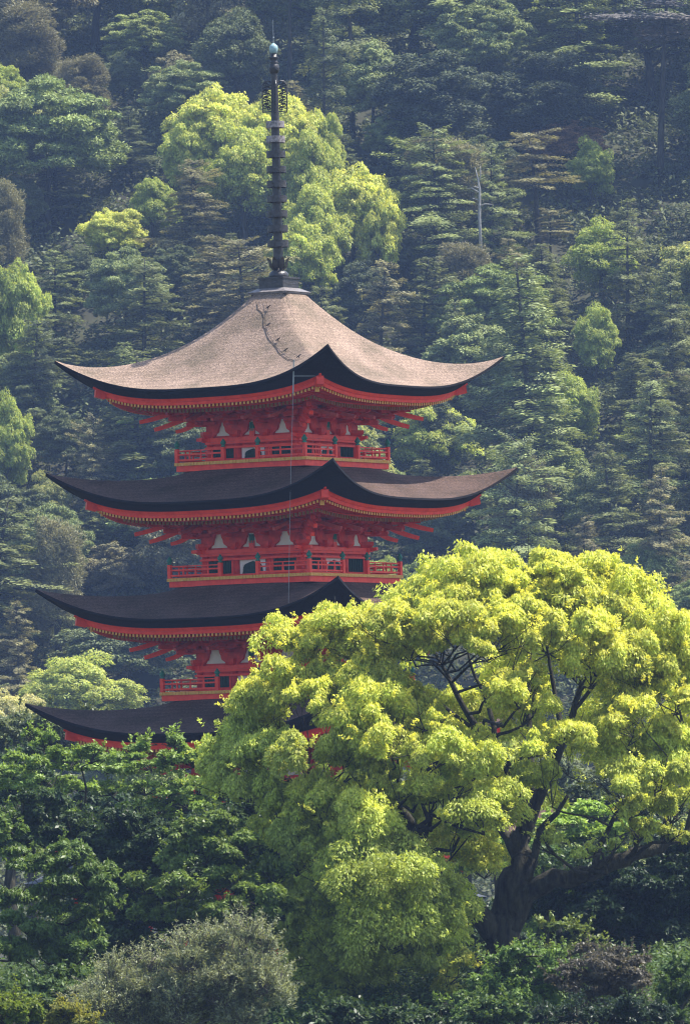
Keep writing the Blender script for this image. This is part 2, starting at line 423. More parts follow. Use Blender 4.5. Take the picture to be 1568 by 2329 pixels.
def build_body(k):
    w = BW[k]; zt = ZT[k]; base = zt-2.36          # top of the head beam
    F = (ZT[k-1]+.25) if k else 0.4
    body = empty('storey', (0,0,0), 0, pagoda)
    m = MB(); m.box((0,0,(F-.3+base+.1)/2), (2*w-.10,2*w-.10,base+.1-F+.3)); m.build('wall', M['red_shaded'], body)
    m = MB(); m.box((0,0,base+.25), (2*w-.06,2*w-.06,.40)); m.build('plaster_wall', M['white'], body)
    m = MB(); m.box((0,0,base+.80), (2*w-.60,2*w-.60,.72)); m.build('bracket_wall', M['red_shaded'], body)
    cols = [-w+.06, -w/3, w/3, w-.06]
    cyl = MB(); cyl.tube([(0,0,F-.3),(0,0,base-.02)], .115, 14); cm_ = None
    done = []
    for q in range(4):
        a = q*PI/2; c, s = math.cos(a), math.sin(a)
        for i, x in enumerate(cols[:3]):
            X, Y = x, -w+.06
            p = (c*X-s*Y, s*X+c*Y, 0)
            if cm_ is None: o = cyl.build('column', M['red_shaded'], body, True, p); cm_ = o.data
            else: link('column', cm_, body, p)
            if i: # bracket sets on the two inner columns
                link('bracket_set', BR, body, (c*X-s*(-w+.02), s*X+c*(-w+.02), base), a)
                link('tail_rafter', TAILM, body, (c*X-s*(-w+.02), s*X+c*(-w+.02), base), a)
            else: # left end of this face: foot board wraps the corner, perpendicular tail rafter
                link('bracket_foot', FOOT, body, (c*(-w+.02)-s*(-w+.02), s*(-w+.02)+c*(-w+.02), base), a-0*PI)
        for X in (-w*.655, 0, w*.655):
            link('intermediate_bracket', UPM, body, (c*X-s*(-w+.02), s*X+c*(-w+.02), base), a)
        for X in (-w+.10, w-.10):
            link('tail_rafter', TAILM, body, (c*X-s*(-w+.02), s*X+c*(-w+.02), base+.006), a)
        # corner set, faces the corner to the right of this face
        X, Y = w-.04, -w+.04
        link('corner_bracket_set', BRC, body, (c*X-s*Y, s*X+c*Y, base), a+PI/4)
        t = MB(); R0 = w*math.sqrt(2)
        tail(t, (0,-R0-.55,base+1.05), (0,-R0-2.04,base+.50), .15, .19)
        t2 = MB(); tail(t2, (0,-R0-.30,base+.86), (0,-R0-1.60,base+.27), .15, .19)
        t3 = MB(); tail(t3, (0,-R0-.2,base+.60), (0,-R0-.95,base+.20), .14, .17)
        for tt in (t,t2,t3): tt.build('tail_rafter', M['red'], body, False, (0,0,0), a+PI/4)
        # side arms at the two-thirds marks next to the corners
        for X in (-w+.05, w-.05):
            for dx in ((.0),):
                sg = 1 if X > 0 else -1
    # beams: head beam, nageshi over the openings, floor sill
    m = MB()
    for (z0,z1,o) in ((base-.13,base-.01,.07),(base-.20,base-.135,.035),(base-.335,base-.275,.05),(F+.0,F+.07,.05)):
        for x0 in (0,):
            m.box((0,-w+.02,(z0+z1)/2), (2*w+2*o+.14 if o==.07 else 2*w+.04, .18+o, z1-z0))
    mm = MB(); mm.v, mm.f = list(m.v), list(m.f)
    # keep the two directions 3 mm apart where they cross
    m.rot4((0,2)); m2 = MB(); m2.v = [(x,y,z+.003) for x,y,z in mm.v]; m2.f = mm.f; m2.rot4((1,3)); m.add(m2.v, m2.f)
    m.build('tie_beam', M['red'], body)
    # beam noses at the corners
    for q in range(4):
        m = MB(); m.beam((w,-w-.02,base-.07), (w+.36,-w-.02,base-.04), .12,.12,.10,.09); m.beam((w+.02,-w,base-.064), (w+.02,-w-.36,base-.034), .12,.12,.10,.09)
        m.build('beam_nose', M['red'], body, False, (0,0,0), q*PI/2)
    # purlins carried by the brackets
    m = MB()
    for o, z, h in ((0,.50,.10),(.40,.63,.10),(.78,.86,.10),(OUT3,1.12,.13)):
        L_ = 2*(w+o)+.5 if o else 2*w
        m.box((0,-(w+o)+.02,base+z), (L_,.12,h))
    m2 = MB(); m2.v = [(x,y,z+.004) for x,y,z in m.v]; m2.f = list(m.f); m2.rot4((1,3)); m.rot4((0,2)); m.add(m2.v, m2.f)
    m.build('purlin', M['red_shaded'], body)
    # openings: lattice windows in the side bays, arched doorway in the middle
    zb, zh = F+.07, base-.335
    for q in range(4):
        for sx in (-1,1):
            x0 = sx*(w*.655); ww = w*.235
            m = MB(); m.box((x0,-w+.045,(zb+zh)/2), (2*ww,.04,zh-zb)); 
            nb = 9
            for i in range(nb): m.box((x0-ww+2*ww*(i+.5)/nb,-w+.015,(zb+zh)/2), (.018,.03,zh-zb-.01))
            m.build('window', M['green'], body, False, (0,0,0), q*PI/2)
            m = MB(); m.box((x0-ww-.03,-w+.035,(zb+zh)/2), (.06,.08,zh-zb)); m.box((x0+ww+.03,-w+.035,(zb+zh)/2), (.06,.08,zh-zb)); m.box((x0,-w+.035,zb+.012), (2*ww,.08,.024)); m.build('window_frame', M['red'], body, False, (0,0,0), q*PI/2)
        # white panel with an arched dark opening
        hw = w/3-.13; zc = zh; poly_o = [(-hw,zb),(-hw,zc),(hw,zc),(hw,zb)]
        ah = hw-.10; H_ = zc-zb; fr_ = ((1.08,0),(1.0,.22),(.98,.48),(.80,.68),(.42,.80),(0,.90))
        arch = [(-ah*q_,zb+H_*v_) for q_,v_ in fr_]+[(ah*q_,zb+H_*v_) for q_,v_ in reversed(fr_[:-1])]
        m = MB(); y0 = -w+.02
        outer = [(-hw,zb),(-hw,zb+H_*.3),(-hw,zb+H_*.6),(-hw,zc),(-hw*.5,zc),(0,zc),(hw*.5,zc),(hw,zc),(hw,zb+H_*.6),(hw,zb+H_*.3),(hw,zb)]
        for i in range(10):
            a0,a1,o0,o1 = arch[i],arch[i+1],outer[i],outer[i+1]
            m.add([(a0[0],y0,a0[1]),(a1[0],y0,a1[1]),(o1[0],y0,o1[1]),(o0[0],y0,o0[1])], [(3,2,1,0)])
            m.add([(a0[0],y0,a0[1]),(a1[0],y0,a1[1]),(a1[0],y0+.05,a1[1]),(a0[0],y0+.05,a0[1])], [(0,1,2,3)])
        m.build('door_surround', M['white'], body, False, (0,0,0), q*PI/2)
        m = MB(); m.box((0,-w+.055,(zb+zc)/2), (2*hw,.02,zc-zb))
        for i in range(8): m.box((-ah+2*ah*(i+.5)/8,-w+.042,(zb+zc)/2-.03), (.02,.02,zc-zb-.08))
        for i in range(2): m.box((0,-w+.04,zb+.12+.13*i), (2*ah,.024,.018))
        m.build('door', M['green'], body, False, (0,0,0), q*PI/2)
        # green strut standing in the middle bay's plaster
        m = MB(); m.box((0,-w+.01,base+.10), (.17,.10,.24)); m.build('strut_foot', M['red'], body, False, (0,0,0), q*PI/2)
        m = MB()
        for i in (-1,0,1): m.box((i*.055,-w+.0,base+.28), (.032,.09,.26))
        m.build('strut', M['verd'], body, False, (0,0,0), q*PI/2)
    return body

def build_balcony(k):
    h = BAL[k]; F = ZT[k-1]+.25
    m = MB()
    m.box((0,0,F-.185), (2*h-.06,2*h-.06,.17)); m.box((0,0,F-.02), (2*h-.02,2*h-.02,.04))
    bal = m.build('balcony', M['red'], pagoda)
    m = MB(); n = int(2*h/.115)
    for i in range(n): m.box((-h+2*h*(i+.5)/n,-h-.0,F-.055), (2*h/n-.012,.07,.09))
    m.rot4().build('floor_edge', M['gold'], bal)
    post = MB(); post.box((0,0,F+.20), (.11,.11,.40)); pm = post.build('railing_post', M['red'], bal); first = True
    for q in range(4):
        c, s = [(1,0),(0,1),(-1,0),(0,-1)][q]
        for x in (-h+.05, -h*.264, h*.264):
            p = (c*x-s*(-h+.05), s*x+c*(-h+.05))
            if first: pm.location = (p[0],p[1],0); o = pm; first = False
            else: o = link('railing_post', pm.data, bal, (p[0],p[1],0), q*PI/2)
            link('finial', FIN, bal, (p[0],p[1],F+.40), 0)
        for sg in (-1,1):
            x0, x1 = sorted((sg*(h-.10), sg*h*.264)); y = -h+.05
            m = MB()
            for z, t, hh in ((F+.345,.05,.03),(F+.235,.05,.045),(F+.07,.06,.05)): m.box(((x0+x1)/2,y,z), (x1-x0,t,hh))
            for i in range(1,4):
                x = x0+(x1-x0)*i/4; m.box((x,y,F+.15), (.045,.045,.14)); m.box((x,y,F+.29), (.03,.03,.08))
            m.build('railing', M['red'], bal, False, (0,0,0), q*PI/2)
    return bal
for k in range(5):
    build_roof(k); build_body(k)
    if k: build_balcony(k)
m = MB(); m.box((0,0,.2), (7.4,7.4,.4)); m.build('plinth', paint('plinth_stone',(.2,.19,.17),(.32,.3,.27),.8,3.0), pagoda)

# ---- spire
ZS = ZT[4]+1.92
def zs(Y): return ZS+(2195-Y)*.309/84.9          # measured rows of the enlarged photograph to heights
m = MB()
def sq(mb, h0, z0, h1, z1):
    vs = [(i*h0,j*h0,z0) for i,j in ((-1,-1),(1,-1),(1,1),(-1,1))]+[(i*h1,j*h1,z1) for i,j in ((-1,-1),(1,-1),(1,1),(-1,1))]
    mb.add(vs, [(3,2,1,0),(4,5,6,7)]+[(i,(i+1)%4,(i+1)%4+4,i+4) for i in range(4)])
m = MB(); m.tube([(0,0,zs(2060)),(0,0,zs(1900)),(0,0,zs(700)),(0,0,zs(380)),(0,0,zs(215))], [.145,.145,.12,.10,.08], 18)
spire = m.build('spire', M['iron'], pagoda, True)
m = MB(); sq(m, .66, zs(2200), .67, zs(2185)); sq(m, .70, zs(2185)+.002, .45, zs(2150)); m.build('cap_sheet', M['lead'], spire)
m = MB(); sq(m, .60, zs(2265), .60, zs(2201)); m.build('cap_neck', M['cable'], spire)
m = MB(); sq(m, .43, zs(2150)+.001, .43, zs(2075)); sq(m, .455, zs(2075)+.001, .455, zs(2060)); m.build('dew_basin', M['iron'], spire)
m = MB(); m.lathe([(.29,zs(2060)),(.30,zs(2045)),(.28,zs(2025)),(.22,zs(2008)),(.15,zs(2000)),(.15,zs(1985))], 24); m.build('inverted_bowl', M['iron'], spire, True)
m = MB()
for i in range(8):
    a = 2*PI*i/8+.2; ca, sa = math.cos(a), math.sin(a)
    rows = []
    for t,r,wd in ((0,.16,.10),(.25,.24,.17),(.5,.27,.19),(.75,.29,.15),(.92,.35,.07),(1,.40,.01)):
        z = zs(2000)+t*(zs(1893)-zs(2000)); rows.append([(ca*r-sa*x, sa*r+ca*x, z) for x in (-wd/2,0,wd/2)])
    m.strip(rows)
    m.strip([[(p[0]*.94,p[1]*.94,p[2]) for p in reversed(rw)] for rw in rows])
m.build('lotus_petals', M['iron'], spire)
for i, Y in enumerate((1783,1660,1537,1415,1293,1172,1048,925,803)):
    r = .318-.0055*i; m = MB()
    z0, z1 = zs(Y+27), zs(Y-27)
    m.lathe([(r-.03,z0),(r,z0),(r,z1),(r-.03,z1),(r-.03,z0)], 26, closed=False)
    for j in range(6):
        a = PI*j/3; m.beam((0,0,(z0+z1)/2), ((r-.02)*math.cos(a),(r-.02)*math.sin(a),(z0+z1)/2), .03,.09)
    o = m.build('ring', M['ironl'] if i > 6 else M['iron'], spire)
    if i > 6: o['label'] = 'paler weathered ring'
# openwork flame plates: scrolls inside a thin frame
for q in range(4):
    m = MB(); z0, z1 = zs(695), zs(442); w0, w1 = .10, .36
    def P2(x, z): return (x, 0, z)
    fr = [(w0,z0),(w1,z0-.02),(w1+.01,z0+.3),(w1,z1-.12),(w1-.07,z1-.02),(w0+.08,z1),(w0,z1-.05)]
    m.tube([P2(*p) for p in fr], .022, 5)
    for j in range(8):
        zc = z0+.06+j*(z1-z0-.1)/8; cx = (w0+w1)/2+(.045 if j%2 else -.035); r = .075
        pts = [P2(cx+r*(1-t/16)*math.cos(t*.62+(j%2)*PI), zc+.03+r*(1-t/16)*math.sin(t*.62)) for t in range(15)]
        m.tube(pts, .018, 5)
        m.tube([P2(w0,zc),P2(cx,zc+.07),P2(w1,zc+.02)], .015, 5)
    m.build('flame_plate', M['iron'], spire, False, (0,0,0), q*PI/2+math.radians(33.3)+.12)
m = MB(); m.lathe([(.10,zs(385)),(.14,zs(370)),(.155,zs(340)),(.145,zs(310)),(.10,zs(300)),(.15,zs(290)),(.10,zs(285)),(.12,zs(262)),(.16,zs(250)),(.10,zs(255)),(.09,zs(215))], 22)
m.build('dragon_wheel', M['iron'], spire, True)
m = MB(); m.lathe([(.09,zs(218)),(.115,zs(205)),(.132,zs(180)),(.118,zs(155)),(.06,zs(141)),(.02,zs(132))], 22); m.build('jewel', M['ball'], spire, True)
m = MB(); m.tube([(0,0,zs(140)),(0,0,zs(-60))], [.011,.006], 6); m.lathe([(.02,zs(95)),(.03,zs(90)),(.02,zs(80))], 8); m.build('lightning_rod', M['wire'], spire)

# ---- lightning cable over the top roof and down the front
pr = pagoda.matrix_basis if False else (Matrix.Translation(PAG) @ Matrix.Rotation(math.radians(-33.3), 4, 'Z'))
prI = pr.inverted()
cand = [(s, u) for s in np.linspace(0,1,120) for u in np.linspace(-1,1,161)]
cpts = [Vector(roof_pt(4, s, u, .03)) for s, u in cand]
cpx = np.array([proj(pr @ p) for p in cpts])
def on_roof(px, py):
    i = int(np.argmin((cpx[:,0]-px)**2+(cpx[:,1]-py)**2)); return cpts[i].copy()
def Z5(x, y): return ((560+x*.1913)/1.1097, (680+y*.1913)/1.1097)
path = [(465,450),(470,510),(520,560),(548,620),(545,730),(570,800),(610,900),(690,990),(730,1050),(745,1090),(800,1140),(870,1180),(950,1195)]
pts = [on_roof(*Z5(*p)) for p in path]
m = MB(); m.tube([p+Vector((0,0,-.01)) for p in pts], .009, 5); m.build('lightning_cable', M['cable'], pagoda)
m = MB(); m.tube([on_roof(*Z5(*p))+Vector((0,0,.07)) for p in ((580,400),(600,560),(610,740),(720,940),(840,1080),(930,1140),(1000,1165))], .005, 5)
m.build('lightning_wire', M['cable'], pagoda)
for p in ((610,520),(610,750),(735,945),(835,1085),(1005,1170)):
    b = on_roof(*Z5(*p)); m = MB(); m.tube([b,b+Vector((0,0,.09))], .014, 6); m.beam(b+Vector((-.08,0,.02)), b+Vector((.08,0,.11)), .022,.022)
    m.build('cable_clip', M['cable'], pagoda)
# pole and drop wire
def loc_at(px, py, like): # point on the ray through the pixel, at the depth of a local point
    Y = (pr @ like).y; return prI @ at(px, py, Y)
e5 = on_roof(667, 840); e5.y -= .25
top_ = loc_at(668, 818, e5); bot_ = loc_at(666, 895, e5)
m = MB(); m.tube([top_, bot_], .022, 6); m.build('drop_pole', M['wire'], pagoda)
e4 = prI @ at(660, 1112, (pr @ e5).y); e3 = prI @ at(655.5, 1380, (pr @ e5).y)
m = MB(); m.tube([bot_, e4], .006, 5); m.tube([e4, e3], .006, 5); m.build('drop_wire', M['wire'], pagoda)
for e in (e4, e3):
    m = MB(); m.beam(e-Vector((0,0,.06)), e+Vector((0,0,.06)), .07,.07)
    m.build('wire_holder', M['white'], pagoda)
for e, k in ((e4,3),(e3,2),(prI @ at(667,855,(pr @ e5).y),4)):
    m = MB(); m.beam(e, e+Vector((.42,.55,.0)), .02,.02); m.build('wire_arm', M['wire'], pagoda)
# ================================================================== FOLIAGE
def unit(a): return a/np.maximum(np.linalg.norm(a, axis=-1, keepdims=True), 1e-9)
def sph(n, up=-1.0):
    """random unit vectors with z above 'up'"""
    z = rng.uniform(up, 1, n); a = rng.uniform(0, 2*PI, n); r = np.sqrt(1-z*z)
    return np.stack([r*np.cos(a), r*np.sin(a), z], 1)
class Leaves:
    def __init__(s): s.p=[]; s.d=[]; s.n=[]; s.l=[]; s.w=[]; s.c=[]
    def add(s, P, D, N, L, W, V, F):
        n = len(P); s.p.append(P); s.d.append(unit(D)); s.n.append(unit(N))
        s.l.append(np.broadcast_to(L, n)); s.w.append(np.broadcast_to(W, n))
        s.c.append(np.stack([np.broadcast_to(V, n), np.broadcast_to(F, n), np.zeros(n), np.ones(n)], 1))
    def mesh(s, name, mat, fold=0.25):
        P, D, N = (np.concatenate(x) for x in (s.p, s.d, s.n)); L = np.concatenate(s.l)[:,None]; W = np.concatenate(s.w)[:,None]
        Cc = np.clip(np.concatenate(s.c), 0, 1)
        S = unit(np.cross(D, N)); U = np.cross(S, D); n = len(P)
        a = P-D*L*.5; b = P+S*W*.5-U*W*fold+D*L*-.05; c = P+D*L*.5-U*L*.12; d = P-S*W*.5-U*W*fold+D*L*-.05
        V = np.stack([a,b,c,d], 1).reshape(-1,3).astype(np.float32)
        me = bpy.data.meshes.new(name)
        me.vertices.add(4*n); me.vertices.foreach_set('co', V.ravel())
        me.loops.add(4*n); me.loops.foreach_set('vertex_index', np.arange(4*n, dtype=np.int32))
        me.polygons.add(n); me.polygons.foreach_set('loop_start', np.arange(0, 4*n, 4, dtype=np.int32))
        at_ = me.attributes.new('leafv', 'FLOAT_COLOR', 'FACE'); at_.data.foreach_set('color', Cc.astype(np.float32).ravel())
        me.materials.append(mat); me.update(); me.validate(); return me
def puff(LV, c, r, n, leaf=(.13,.055), droop=.6, nb=14, flush=1.0, bumpr=.42, flat=1.0, low=-.35, vbase=.5, open_=0.0):
    """one cauliflower clump of foliage: bumps over an ellipsoid, leaves over the bumps, hanging"""
    c = np.array(c, float); r = np.array(r, float)
    bd = sph(nb, low); bc = c+bd*r*rng.uniform(.50,.72,(nb,1)); br = rng.uniform(.75,1.25,nb)*bumpr
    i = rng.integers(0, nb, n); d = unit(sph(n, -.75)+bd[i]*.55)
    rad = (rng.uniform(.55,1.05,n)**.6)[:,None]; stray = rng.random(n) < .10; rad[stray] *= rng.uniform(1.05,1.42,stray.sum())[:,None]
    P = bc[i]+d*(br[i][:,None]*r)*rad*1.0
    hang = rng.random(n)[:,None]
    D = d*np.array([1,1,.25])*.9+np.array([0,0,-1])*droop*(.4+hang)+rng.normal(0,.35,(n,3))
    N = d+rng.normal(0,.38,(n,3))+np.array([.1,0,.35])
    ll = leaf[0]*rng.uniform(.7,1.3,n); ww = leaf[1]*rng.uniform(.75,1.25,n)
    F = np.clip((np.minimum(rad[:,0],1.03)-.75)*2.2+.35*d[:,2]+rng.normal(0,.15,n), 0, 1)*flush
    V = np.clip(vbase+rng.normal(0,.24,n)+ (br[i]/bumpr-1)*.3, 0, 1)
    LV.add(P, D, N, ll, ww, V, F)
def sprig(LV, base, d, length, n, leaf, v=.55, f=.9, droop=.25):
    """a ragged shoot standing out of the foliage, leaves alternating along it"""
    t = (np.arange(n)+rng.random(n))/n; d = np.array(d, float); b = np.array(base, float)
    P = b+d*length*t[:,None]+np.array([0,0,-droop])*length*(t**2)[:,None]+rng.normal(0,.03,(n,3))
    D = d*.5+rng.normal(0,.6,(n,3))+np.array([0,0,-droop]); N = rng.normal(0,.5,(n,3))+np.array([.2,0,.8])
    LV.add(P, D, N, leaf[0]*rng.uniform(.7,1.2,n)*(1-.35*t), leaf[1]*rng.uniform(.8,1.2,n), np.clip(v+rng.normal(0,.2,n),0,1), f)
def curve_pts(a, b, bend, n=6):
    a = Vector(a); b = Vector(b); out = []
    for i in range(n):
        t = i/(n-1); p = a.lerp(b, t); out.append(p+Vector(bend)*math.sin(PI*t))
    return out
def wiggle(pts, amp):
    return [p if i in (0, len(pts)-1) else p+Vector((random.gauss(0,amp),random.gauss(0,amp),random.gauss(0,amp))) for i, p in enumerate(pts)]

# ---- hill prototypes, all roughly 1 unit = real metres, base at z=0
def proto_fir(H=15.0, R=3.6, whorls=24, bare=.2, seed=0, topflat=False, sparse=1.0, spray=.30):
    random.seed(seed); LV = Leaves(); wood = MB(); asym = random.uniform(.15,.38); ph = random.uniform(0,6)
    lean = (random.uniform(-.3,.3), random.uniform(-.3,.3))
    axis = lambda z: Vector((lean[0]*(z/H)**2*2, lean[1]*(z/H)**2*2, z))
    wood.tube([axis(z) for z in np.linspace(0, H*.97, 9)], list(np.linspace(.26, .04, 9)), 7)
    Ps, Ds, Ns, Ls, Ws, Vs, Fs = [],[],[],[],[],[],[]
    for i in range(whorls):
        t = (i+random.uniform(-.3,.3))/whorls; z = H*(bare+(1-bare)*max(0,t)); 
        if z > H*.985: continue
        env = (1-t)**.62 if not topflat else (1-.35*t)*(1 if t < .85 else .8)
        env *= (.25+.75*min(1, (t+.10)/.22))*random.uniform(.8,1.12)
        nbr = random.randint(4,6)
        a0 = random.uniform(0, 2*PI)
        for j in range(nbr):
            if random.random() > sparse: continue
            a = a0+2*PI*j/nbr+random.uniform(-.3,.3); Lb = R*env*random.uniform(.45,1.15)*(1+asym*math.sin(a*1.0+ph+z*.35))+.25
            rise = random.uniform(.02,.42)*(1 if t<.7 else 1.6); dir_ = Vector((math.cos(a), math.sin(a), 0)); o = axis(z)
            sag = random.uniform(.10,.22)*Lb
            def bp(q): return o+dir_*Lb*q+Vector((0,0,Lb*rise*q-sag*q*q*1.6+.10*Lb*max(0,q-.75)))
            if Lb > 1.0: wood.tube([bp(q) for q in (0,.4,.8)], [.05,.035,.015], 4, cap=False)
            m_ = max(4, int(Lb/ .095)); side = Vector((-dir_.y, dir_.x, 0))
            vb = random.gauss(.45,.16)
            for q_ in range(m_):
                q = .18+.82*(q_+random.random())/m_; p = bp(q)
                tw = Lb*.42*(1-q*.75)*random.uniform(.6,1.2)+.12
                for sg in (-1,1):
                    for e in range(2 if tw < .4 else 4):
                        f = random.uniform(.1,1.05)
                        dd = side*sg+dir_*random.uniform(.35,.9)+Vector((0,0,random.uniform(-.28,.05)))
                        pp = p+(side*sg*.85+dir_*.5)*tw*f+Vector((0,0,-tw*f*.16+random.gauss(0,.09)))
                        Ps.append(pp[:]); Ds.append(dd[:]); Ns.append((random.gauss(0,.5)+dir_.x*.3,random.gauss(0,.5)+dir_.y*.3,1)); Ls.append(spray*random.uniform(.7,1.25)); Ws.append(spray*.30*random.uniform(.7,1.3)); Vs.append(vb+random.gauss(0,.14)); Fs.append(min(1,max(0,q*1.3-.45+random.gauss(0,.12))))
    n = len(Ps); LV.add(np.array(Ps), np.array(Ds), np.array(Ns), np.array(Ls), np.array(Ws), np.array(Vs), np.array(Fs))
    return LV.mesh('fir_crown', M['needle'], .12), wood
def grow(wood, trunk_pts, r0, tips, rt=.03, sag=-.05, n=6):
    """trunk, then each tip joins the nearest wood already grown, so limbs fork like a tree's"""
    tp = [Vector(p) for p in trunk_pts]; k = len(tp)
    wood.tube(tp, [r0*(1-.35*i/max(1,k-1)) for i in range(k)], 10)
    nodes = [(p, r0*(1-.35*i/max(1,k-1))) for i, p in enumerate(tp)][max(1,k//2):]
    top = tp[-1]
    for t in sorted([Vector(t) for t in tips], key=lambda v: (v-top).length):
        best = min(nodes, key=lambda nd: (nd[0]-t).length+1.1*max(0, nd[0].z-t.z+.25)+ (.0 if nd[1] > .05 else .4))
        a, ra = best; d = (t-a).length; r = min(ra*.72, .03+.028*d+rt); up = Vector((0,0,1))
        m1 = a.lerp(t,.33)+up*(.14*d)+Vector((random.gauss(0,1),random.gauss(0,1),random.gauss(0,1)))*.05*d
        m2 = a.lerp(t,.68)+up*(.10*d)+Vector((random.gauss(0,1),random.gauss(0,1),random.gauss(0,1)))*.05*d
        pts = [a, a.lerp(m1,.5)+up*.02*d, m1, m1.lerp(m2,.5)+up*.02*d, m2, t]
        rad = [r, r*.88, r*.76, r*.64, r*.52, r*.32]; wood.tube(pts, rad, n, cap=False)
        nodes += list(zip(pts[1:], rad[1:]))
    return nodes
def limbs(wood, base_z, H, tips, r0, n=6, lean=(0,0)):
    grow(wood, wiggle([Vector((0,0,-.3)), Vector((0,0,base_z*.5)), Vector((0,0,base_z)), Vector((.1,.1,base_z*1.35))], .06), r0, tips)
def proto_round(H=11.0, R=4.2, n=34, leaves=330, leaf=(.34,.17), seed=0, mat='needle', droop=.35, flush=.8, pr=(.9,1.5), flat=.8, shape=.80, bump=.45, skirt=-.65):
    random.seed(seed); global rng; rng = np.random.default_rng(seed+100)
    LV = Leaves(); wood = MB(); tips = []
    cz = H*(1-shape*.55); rz = H*shape*.55
    for i in range(n):
        d = sph(1, skirt)[0]; k = rng.uniform(.55,.95) if i > n*.3 else rng.uniform(.2,.7)
        pr_ = random.uniform(*pr); c = np.array([d[0]*(R-pr_*.6)*k, d[1]*(R-pr_*.6)*k, cz+d[2]*(rz-pr_*.5)*k])
        puff(LV, c, (pr_, pr_, pr_*flat), leaves, leaf, droop, 9, flush, bump, vbase=random.gauss(.5,.13))
        if i % 3 == 0: tips.append(tuple(c))
    limbs(wood, H*.28, H, tips, .28*H/11)
    return LV.mesh('round_crown', M[mat], .2), wood
PROTO = {}
def reg(name, res, H, R): 
    me, wood = res
    w = wood.build('trunk', M['trunk'], smooth=True); wm = w.data; bpy.data.objects.remove(w)
    PROTO.setdefault(name, []).append((me, wm, H, R))
reg('fir', proto_fir(15,3.6,30,.12,1), 15, 3.6)
reg('fir', proto_fir(15,3.9,27,.16,2,sparse=.85), 15, 3.9)
reg('fir', proto_fir(14,3.4,31,.10,3), 14, 3.4)
reg('fir', proto_fir(16,4.2,26,.18,4,sparse=.8), 16, 4.2)
reg('fir', proto_fir(13,4.6,21,.14,21,sparse=.8), 13, 4.6)
reg('fir', proto_fir(15,4.0,24,.22,22,True,.85), 15, 4.0)
reg('fir', proto_fir(14,4.4,27,.10,23,sparse=.7), 14, 4.4)
reg('pine', proto_fir(15,3.6,11,.55,5,True,.9), 15, 3.6)
reg('pine', proto_fir(16,3.9,13,.50,6,True,.75), 16, 3.9)
reg('round', proto_round(11,4.2,84,620,(.26,.11),7,'needle'), 11, 4.2)
reg('round', proto_round(12,3.8,95,540,(.25,.10),8,'needle',pr=(.7,1.2)), 12, 3.8)
reg('round', proto_round(10,4.4,84,620,(.26,.12),9,'needle',pr=(.8,1.3),flat=.6), 10, 4.4)
reg('camphor', proto_round(11,4.2,95,620,(.27,.12),10,'leaf',.8,1.0,(.8,1.35),.85), 11, 4.2)
reg('camphor', proto_round(12,4.0,95,620,(.27,.12),12,'leaf',.8,1.0,(.9,1.4),.85), 12, 4.0)
reg('spread', proto_round(9,5.2,170,460,(.27,.10),13,'needle',.1,.7,(.6,1.1),.42,.8,.5), 9, 5.2)
reg('wispy', proto_round(13,2.7,110,420,(.28,.06),14,'needle',-.5,.4,(.5,.9),1.2,.85,.6), 13, 2.7)
# ================================================================== GROUND AND HILL
def gz(x, y):
    # low ground in front, terrace under the pagoda, wooded slope behind
    def sm(a, b, t): t = min(1, max(0, (t-a)/(b-a))); return t*t*(3-2*t)
    z = -2.6+2.6*sm(-62, -28, y)
    if y > 150: 
        q = y-150; ridge = 1.0
        z += 46*sm(225, 400, y)*1.0 + max(0, y-225)*.12*ridge + 40*sm(380, 620, y)
        z += 2.0*math.sin(x*.045+y*.02)+1.4*math.sin(x*.11-y*.05)*sm(225,260,y) - 2.0*math.sin(x*.045+150*.02)*(1-sm(150,230,y))
    return z
def build_ground():
    xs = np.concatenate([np.linspace(-1500,-160,12), np.linspace(-150,150,76), np.linspace(160,1500,12)])
    ys = np.concatenate([np.linspace(-1200,-260,8), np.linspace(-250,-70,13), np.linspace(-64,0,17), np.linspace(10,210,12), np.linspace(216,420,52), np.linspace(430,1500,22)])
    m = MB(); m.strip([[(x,y,gz(x,y)) for x in xs] for y in ys])
    o = m.build('ground', M['soil'], None, True); tag(o, kind='structure'); return o
build_ground()
def on_hill(px, py):
    d = ray(px, py); lo, hi = 190.0, 700.0
    f = lambda Y: (lambda p: p.z-gz(p.x, p.y))(CAM+d*((Y-CAM.y)/d.y))
    Y = lo; 
    while Y < hi and f(Y) > 0: Y += 2.0
    p = CAM+d*((Y-CAM.y)/d.y); return Vector((p.x, p.y, gz(p.x, p.y)))

